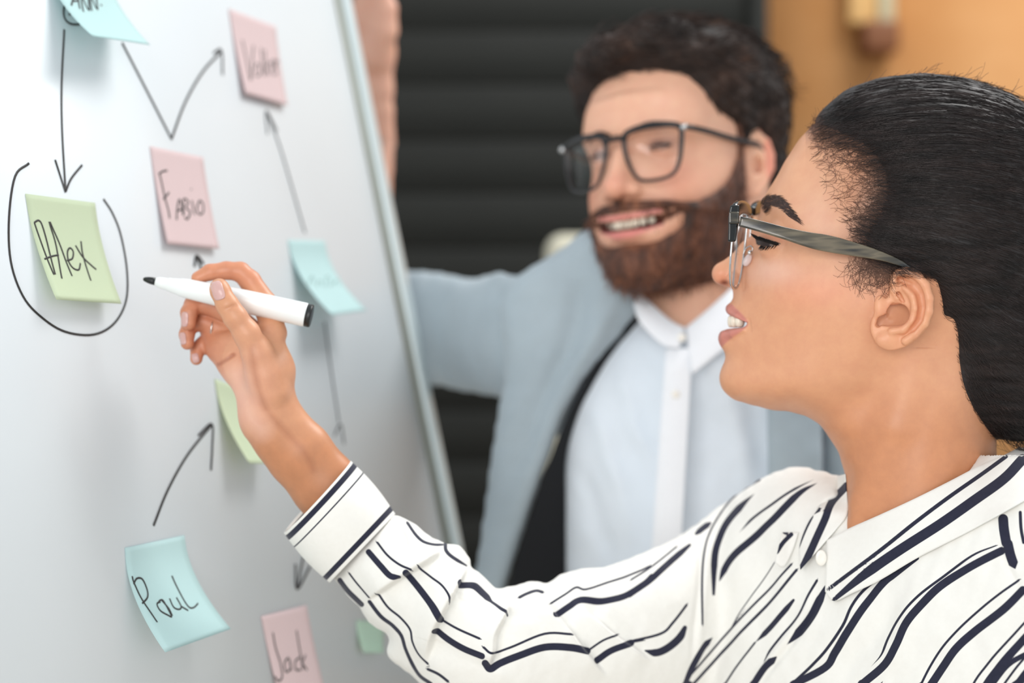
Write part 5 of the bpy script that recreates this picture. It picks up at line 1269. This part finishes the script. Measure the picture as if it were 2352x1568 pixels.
mesh('body', np.vstack([HMAP(V), MMAP(VA), MMAP(VT)]), np.vstack([Q[:, ::-1], (QA+len(V))[:, ::-1], (QT+len(V)+len(VA))[:, ::-1]]), M_skin2, man, attrs={'col': cm})
MT = spline([hm(94-0.032*w*w, -66+0.006*w*w, w) for w in np.linspace(-24, 24, 13)], 3)
parts = []
for k in range(-4, 4):
    w = 6.2*(k+0.5); c = hm(98.5-0.020*w*w, -67.6+0.006*w*w, w)
    v, q = surface_nets(lambda p: smax(ell(p, c, (11, 18, 11)), np.abs(p[:, 1]-c[1])-13.5, 3), c-20, c+20, 3.0); parts.append((HMAP(v), q[:, ::-1]))
Vt, Ft = merge(parts); mesh('teeth', Vt, Ft, M_tooth, man)
# beard
BP = spline([(22,22),(19,0),(26,-16),(42,-36),(64,-48),(80,-51),(90,-49),(100,-47),(118,-47),(118,-58.5),(99,-58.5),(88,-58),(81,-60),(80,-71),(87,-81),(95,-86),(116,-86),(118,-132),(60,-132),(30,-124),(-4,-108),(0,-60),(6,-25),(8,8),(10,24)], 3, True)*np.array([-K, -K])
def beard_sdf(p):
    x, y, w = p[:, 0], p[:, 1], np.abs(p[:, 2]); f, u = -x/K, -y/K; m = polydist(np.stack([x, y], 1), BP)
    tm = np.interp(u, [-125,-112,-95,-80,-55,-20,20], [13,14,12,8.5,5,4,3])*K; tm = tm*np.where(u < -60, np.interp(w/K, [0, 12, 34], [1.15, 1.0, 0.55]), 1); tm = np.where((f > 82) & (u > -62), 5.0*K, tm)
    t = np.where(m > 0, -5+(tm+5)*(1-np.exp(-m/(3.4*K))), -5+0.6*m)
    return smax(QM.dist(x, y, w)-t+0.9*K*sinnoise(p, 31, 40)*0.5, -m-20, 8)
V, Q = surface_nets(beard_sdf, (-132*K, -30*K, -80*K), (20*K, 145*K, 80*K), 6.0)
def hair_attr(nm, dark, mid, lit, scale, stretch, rough=0.55):
    t = NT(nm); n = t.noise(scale, 5, 0.65, stretch); t.L(t.ramp(n, [(0.36, dark), (0.54, mid), (0.72, lit)]), t.b.inputs['Base Color']); t.b.inputs['Roughness'].default_value = rough
    t.bump(n, 0.6, 0.003); return t.m
M_beard = hair_attr('beard_hair', srgb(46, 27, 19), srgb(94, 56, 39), srgb(142, 90, 62), 60, (1, 1, 0.35), 0.7)
beard = mesh('beard', HMAP(V), Q[:, ::-1], M_beard, man)
BM = BVHTree.FromPolygons([tuple(v) for v in V], [tuple(q) for q in Q])
rs = np.random.RandomState(8); paths = []; Nn = vnormals(V, Q); Nn = -Nn if (Nn[np.argmin(V[:, 0])][0] > 0) else Nn
sel = rs.choice(len(V), 3800)
for i in sel:
    a = V[i]; n_ = Nn[i]; g = np.array([0.1, 1.0, 0.0])+rs.normal(size=3)*0.35; ln = rs.uniform(14, 30); paths.append([a+n_*ln*0.16*math.sin(s*2.6)+g*ln*s-n_*4 for s in np.linspace(0, 1, 6)])
Vs, Qs = strands(HMAP(np.array(paths)), 0.00030); o = mesh('beard_strands', Vs, Qs, hair_attr('beard_strand', srgb(58, 32, 22), srgb(120, 72, 48), srgb(160, 104, 70), 60, (1, 1, 1)), beard); setp(o, kind='stuff')
# hair
HP2 = spline([(86,74),(72,66),(60,52),(50,36),(34,26),(22,22),(10,6),(6,0),(-2,12),(-14,19),(-26,8),(-30,-10),(-34,-30),(-60,-62),(-110,-75),(-150,-40),(-150,140),(60,160),(118,130),(112,92)], 3, True)*np.array([-K, -K])
def man_hair(p):
    x, y, w = p[:, 0], p[:, 1], np.abs(p[:, 2]); f, u = -x/K, -y/K; m = polydist(np.stack([x, y], 1), HP2)
    tm = np.interp(u, [-70,-20,20,55,90,112], [3,5,8,15,22,22])*K; tm = tm*np.where(u > 60, np.interp(f, [-100,-30,30,80], [.6,.9,1.05,1.0]), 1)
    t = np.where(m > 0, -5+(tm+5)*(1-np.exp(-m/(5.5*K))), -5+0.6*m)
    d = QM.dist(x, y, w)-t
    q = np.stack([x, y, p[:, 2]], 1)
    quiff = chain(q, [(*hm(86,90,-42), 11*K), (*hm(96,92,-14), 13*K), (*hm(90,98,22), 13*K), (*hm(66,104,44), 12*K)], 20)
    d = smin(d, quiff, 24); d = smin(d, ell(q, hm(-62, 96, 10), (30*K, 18*K, 40*K)), 30)
    return smax(d+1.0*K*sinnoise(p*np.array([0.35, 1, 1]), 41, 34), -m-24, 8)
V, Q = surface_nets(man_hair, (-122*K, -150*K, -98*K), (135*K, 84*K, 98*K), 6.0)
M_mh = hair_attr('brown_hair', srgb(22, 15, 12), srgb(46, 31, 24), srgb(82, 58, 46), 26, (1, 1, 1), 0.75)
mh = mesh('hair', HMAP(V), Q[:, ::-1], M_mh, man)
Nn = vnormals(V, Q); Nn = -Nn if Nn[np.argmin(V[:, 1])][1] > 0 else Nn
paths = []
for i in rs.choice(len(V), 6500):
    a = V[i].copy(); f, u = -a[0]/K, -a[1]/K; n_ = Nn[i]
    base = np.array([1.0, -0.15, 0.9]) if u > 62 else np.array([0.75, 0.75, 0.1*np.sign(a[2])])
    g = base+rs.normal(size=3)*0.22; g -= n_*(g@n_)*0.85; g /= np.linalg.norm(g); ln = rs.uniform(40, 95) if u > 62 else rs.uniform(18, 40)
    paths.append([a+n_*(3+ln*0.13*math.sin(s*3.0)-4*s)+g*ln*s for s in np.linspace(0, 1, 7)])
Vs, Qs = strands(HMAP(np.array(paths)), 0.00035); o = mesh('hair_strands', Vs, Qs, hair_attr('brown_strand', srgb(24, 16, 13), srgb(56, 38, 30), srgb(122, 88, 70), 18, (1, 1, 1), 0.65), mh); setp(o, kind='stuff')
# brows
for s_ in (-1, 1):
    bpts = spline([hm(98, 14, s_*13), hm(97, 18, s_*24), hm(91, 18.5, s_*36), hm(82, 14, s_*47)], 5); rr_ = np.interp(np.linspace(0, 1, len(bpts)), [0, .3, .7, 1], [1.6, 2.2, 1.8, 0.8])*K
    Vb, Fb = tube(bpts, rr_, 8); mesh('eyebrow', HMAP(Vb), Fb, M_mh, man)
for s_ in (-1, 1):
    for u0, r_, nm_ in ((0.8, 0.95, 'upper_lash_line'), (-3.2, 0.45, 'lower_lash_line')):
        pp = []
        for w in np.linspace(21.5, 43.5, 12):
            u = u0*(1-((w-32.5)/12)**2)-1.0; pp.append(hm(77+math.sqrt(max(0, 13.5**2-(w-32)**2*0.9-u*u)), u, s_*w))
        Vb, Fb = tube(np.array(pp), np.r_[0.3, np.ones(10), 0.3]*r_*K, 8); mesh(nm_, HMAP(Vb), Fb, M_lash, man)
# ------------------------------------------------------------------ man: glasses
M_fr = mat('dark_frame', srgb(24, 22, 24), 0.2)
gm = empty('eyeglasses', tuple(HMAP(hm(106, 8, 0))), 'dark square-framed glasses worn by the bearded person', 'eyeglasses')
def gl(l, u): return hm(110-0.0030*l*l, u, l)
for s_ in (-1, 1):
    sh_ = spline([(12,10),(30,14),(50,13.5),(61,10),(62,0),(59,-20),(52,-31),(36,-34),(22,-31),(14,-18),(10,-2)], 6, True)
    P3 = np.array([gl(s_*a, b) for a, b in sh_]); n = len(P3)
    Vf = []; Ff = []; c2 = sh_.mean(0)
    th_ = np.interp(sh_[:, 1], [-34, -10, 8, 14], [2.2, 2.8, 4.0, 4.6])*K
    for i in range(n):
        out2 = sh_[i]-c2; out2 = out2/np.linalg.norm(out2); o3 = np.array([0, -out2[1], s_*out2[0]]); fw = np.array([-1.0, 0, 0])
        for a, b in ((-.5, -1), (.5, -1), (.5, 1), (-.5, 1)): Vf.append(P3[i]+o3*a*th_[i]*1.3+fw*b*0.9*K)
    for i in range(n):
        j = (i+1) % n
        for k in range(4): Ff.append([4*i+k, 4*i+(k+1) % 4, 4*j+(k+1) % 4, 4*j+k])
    mesh('rim', HMAP(np.array(Vf)), Ff, M_fr, gm)
    c3 = P3.mean(0); Vl = np.vstack([P3-np.array([1.2, 0, 0]), P3+np.array([1.2, 0, 0]), [c3-np.array([1.2, 0, 0]), c3+np.array([1.2, 0, 0])]]); Fl = []
    for i in range(n): j = (i+1) % n; Fl += [[2*n, i, j], [2*n+1, n+j, n+i], [i, n+i, n+j, j]]
    mesh('lens', HMAP(Vl), Fl, M_lens, gm, smooth=False)
    tp2 = spline([hm(98.5,9,s_*63), hm(94,9,s_*68), hm(70,8,s_*72), hm(40,6,s_*75), hm(10,5,s_*78), hm(-8,4,s_*79), hm(-20,-6,s_*79)], 5)
    Vx, Fx = tube(tp2, 2.7*K, 8); mesh('temple', HMAP(Vx), Fx, M_fr, gm)
    Vx, Fx = surface_nets(lambda p: ell(p, hm(99.5, 9, s_*65), (2.6*K, 3.2*K, 3.2*K)), hm(99.5, 9, s_*65)-16, hm(99.5, 9, s_*65)+16, 2.5); mesh('stud', HMAP(Vx), Fx[:, ::-1], M_chrome, gm)
mesh('bridge', *(lambda vf: (HMAP(vf[0]), vf[1]))(tube(spline([gl(-12, 5), gl(-5, 7.5), gl(5, 7.5), gl(12, 5)], 4), 2.6*K, 8)), M_fr, gm)
# ------------------------------------------------------------------ man: clothes
def knit():
    t = NT('grey_knit'); n = t.noise(5, 5, 0.6); t.L(t.ramp(n, [(0.3, srgb(146, 160, 169)), (0.7, srgb(170, 184, 192))]), t.b.inputs['Base Color']); t.b.inputs['Roughness'].default_value = 0.9; t.b.inputs['Sheen Weight'].default_value = 0.3
    t.bump(t.noise(900, 2, 0.5, (1, 1, 0.4)), 0.4, 0.001); return t.m
M_knit = knit(); M_shirt = mat('pale_shirt', srgb(224, 233, 242), 0.8); M_navy = mat('near_black_cloth', srgb(14, 16, 21), 0.9)
def puff(name, poly, mid, parent, m, kx=1.0, cap=None, h=8.0, rid=(), fo=(), noise=2.5, seed=1):
    Hh = inflate(poly, h=8); P_ = np.array(poly, float); lo, hi = P_.min(0), P_.max(0)
    def F(p):
        x, y, d = p.T; v = (d-mid(x, y))/kx; qv = Hh(x, y)
        if cap: qv = np.where(qv > 0, cap*cap*(1-np.exp(-qv/cap/cap)), qv)
        s = v*v-qv; return s/np.sqrt(Hh._at(Hh.gx, x, y)**2+Hh._at(Hh.gy, x, y)**2+4*v*v+100)
    X, Y = np.meshgrid(np.linspace(lo[0], hi[0], 12), np.linspace(lo[1], hi[1], 12)); mm_ = mid(X.ravel(), Y.ravel()); R_ = (cap or 260)*kx*1.05+20
    R_ = min(R_, math.sqrt(max(Hh.G.max(), 1))*kx*1.1+20)
    V, Q = surface_nets(F, (lo[0]-16, lo[1]-16, mm_.min()-R_), (hi[0]+16, hi[1]+16, mm_.max()+R_), h); V = lapsmooth(V, Q, 2)
    N = vnormals(V, Q); sg = 1 if (N*(V-V.mean(0))).sum(1).mean() > 0 else -1; N = N*sg
    dsp = noise*sinnoise(V, seed, 130)+noise*0.4*sinnoise(V, seed+50, 50)+ridges(V[:, 0], V[:, 1], rid)+(folds(V[:, 0], V[:, 1], fo) if fo else 0); V = V+N*(dsp*(N[:, 2] < 0.6))[:, None]*np.array([0.4, 0.4, 1])
    return mesh(name, MMAP(V), Q[:, ::-1], m, parent)
shirt = puff('shirt', [(1462,680),(1400,760),(1340,830),(1300,900),(1284,1000),(1282,1150),(1288,1300),(1292,1720),(1980,1720),(1970,1100),(1950,900),(1880,760),(1800,670),(1740,620),(1685,648),(1625,700),(1572,748),(1522,736),(1490,704)],
     lambda x, y: 95-0.12*(x-1600)+0.02*(y-900)-85*np.exp(-((x-1640)/130)**2-((y-800)/130)**2), man, M_shirt, 0.8, 190, rid=[([(1580,830),(1560,1000),(1540,1200),(1525,1400)], 12, 26), ([(1420,800),(1450,950),(1500,1080)], 10, 22), ([(1360,900),(1400,1050),(1460,1250)], 12, 24), ([(1330,1050),(1370,1180),(1410,1320)], -12, 22), ([(1700,860),(1740,980),(1760,1100)], -9, 26), ([(1640,860),(1700,1000),(1720,1200)], 9, 26)], noise=1.5)
def leafm(top, bot, m, name, parent, curl=4):
    return None
def sheet(name, top, bot, m, parent, th=6.0, curl=8, rows=14, cols=34, mp=None):
    T = spline(np.array(top, float), 8); Bm = spline(np.array(bot, float), 8)
    u = np.linspace(0, 1, cols); T = np.stack([np.interp(u, np.linspace(0, 1, len(T)), T[:, k]) for k in range(3)], 1); Bm = np.stack([np.interp(u, np.linspace(0, 1, len(Bm)), Bm[:, k]) for k in range(3)], 1)
    V = np.array([T[j]*(1-i/(rows-1))+Bm[j]*i/(rows-1)-np.array([0, 0, curl*math.sin(math.pi*i/(rows-1))]) for i in range(rows) for j in range(cols)]); S_ = rows*cols; V = np.vstack([V, V+np.array([0, 0, th])]); F = []
    for i in range(rows-1):
        for j in range(cols-1): a = i*cols+j; F += [[a, a+cols, a+cols+1, a+1], [S_+a, S_+a+1, S_+a+cols+1, S_+a+cols]]
    ring = list(range(cols))+[i*cols+cols-1 for i in range(1, rows)]+[(rows-1)*cols+j for j in range(cols-2, -1, -1)]+[i*cols for i in range(rows-2, 0, -1)]
    for a, b in zip(ring, ring[1:]+ring[:1]): F.append([a, b, b+S_, a+S_])
    return mesh(name, (mp or MMAP)(V), F, m, parent)
M_shirtw = mat('white_collar', srgb(238, 241, 246), 0.8)
sheet('collar', [(1470,670,-50),(1500,700,-85),(1540,735,-110),(1572,752,-120)], [(1455,700,-60),(1470,740,-110),(1520,790,-145),(1560,800,-150)], M_shirtw, shirt)
sheet('collar', [(1575,752,-120),(1620,715,-120),(1670,670,-100),(1700,640,-60)], [(1590,860,-165),(1640,820,-165),(1700,770,-150),(1740,700,-100)], M_shirtw, shirt)
sheet('placket', [(1530,800,-140),(1548,802,-148),(1570,800,-150),(1590,800,-148)], [(1480,1500,-110),(1500,1500,-116),(1530,1500,-116),(1550,1500,-112)], M_shirtw, shirt, curl=14)
for bx, by, bz in ((1566, 775, -150), (1552, 905, -152), (1538, 1070, -142), (1528, 1230, -134)):
    c = np.array([bx, by, bz], float); v, q = surface_nets(lambda p: ell(p, c, (11, 11, 4)), c-16, c+16, 3.0); mesh('button', MMAP(v), q[:, ::-1], M_but, shirt)
cd = puff('cardigan', [(1182,640),(1240,606),(1300,566),(1340,532),(1392,520),(1440,600),(1470,690),(1462,716),(1390,800),(1330,880),(1290,960),(1245,1080),(1200,1220),(1165,1330),(1140,1440),(1120,1560),(1000,1560),(1060,1400),(1100,1290),(1118,1150),(1135,1030),(1150,930),(1165,870),(1160,780),(1150,700)],
     lambda x, y: np.where(x < 1300, 60+(1300-x)*0.25, 60-(x-1300)*0.35)-np.clip((y-700)/600, 0, 1)*60, man, M_knit, 0.75, 80, rid=[([(1380,600),(1370,740),(1290,900),(1220,1080),(1150,1300)], 9, 30), ([(1330,600),(1320,760),(1240,940),(1170,1150)], -16, 26), ([(1440,640),(1380,760),(1300,880),(1240,1020),(1190,1180)], 12, 18)], seed=3)
puff('sleeve', [(1190,632),(1140,628),(1100,640),(1060,640),(1030,632),(980,626),(900,622),(820,640),(770,700),(760,780),(790,850),(900,862),(1000,880),(1080,898),(1160,915),(1200,880),(1215,760)],
     lambda x, y: 100+np.clip(1200-x, 0, 330)*1.85, cd, M_knit, 0.9, None, rid=[([(1130,640),(1165,720),(1178,800)], -12, 16), ([(960,640),(985,720),(990,820)], 9, 26), ([(1050,650),(1060,740),(1050,850)], 8, 30)], seed=5)
puff('forearm_sleeve', [(898,290),(890,350),(880,450),(880,600),(870,760),(830,830),(770,800),(750,700),(790,520),(820,380),(832,290)], lambda x, y: 790+(y-290)*-0.10, cd, mat('sleeve_knit', srgb(150, 150, 146), 0.9), 0.9, None, seed=6)
puff('cardigan_front', [(1705,650),(1760,700),(1768,800),(1766,950),(1764,1100),(1756,1300),(1750,1560),(1892,1560),(1890,1200),(1888,1000),(1886,850),(1860,740),(1790,660)], lambda x, y: -105+0.0*x-np.clip(y-650, 0, 400)*0.1, cd, M_knit, 0.5, 60, seed=7)
puff('sleeve', [(1880,740),(1897,850),(1899,1000),(1900,1200),(1905,1560),(2080,1560),(2070,1100),(2040,900),(1980,780),(1920,735)], lambda x, y: -70+0*x, cd, M_knit, 0.8, None, seed=8)
sheet('dark_strip', [(1476,690,20),(1440,740,15),(1390,800,10),(1340,880,5),(1300,960,5),(1265,1050,5),(1225,1160,0),(1185,1290,0),(1150,1440,0)], [(1480,712,30),(1440,790,30),(1392,840,30),(1345,915,30),(1318,980,40),(1300,1060,45),(1300,1160,60),(1300,1290,60),(1300,1440,60)], M_navy, cd, curl=0)  # near-black sheet between the cardigan edge and the shirt
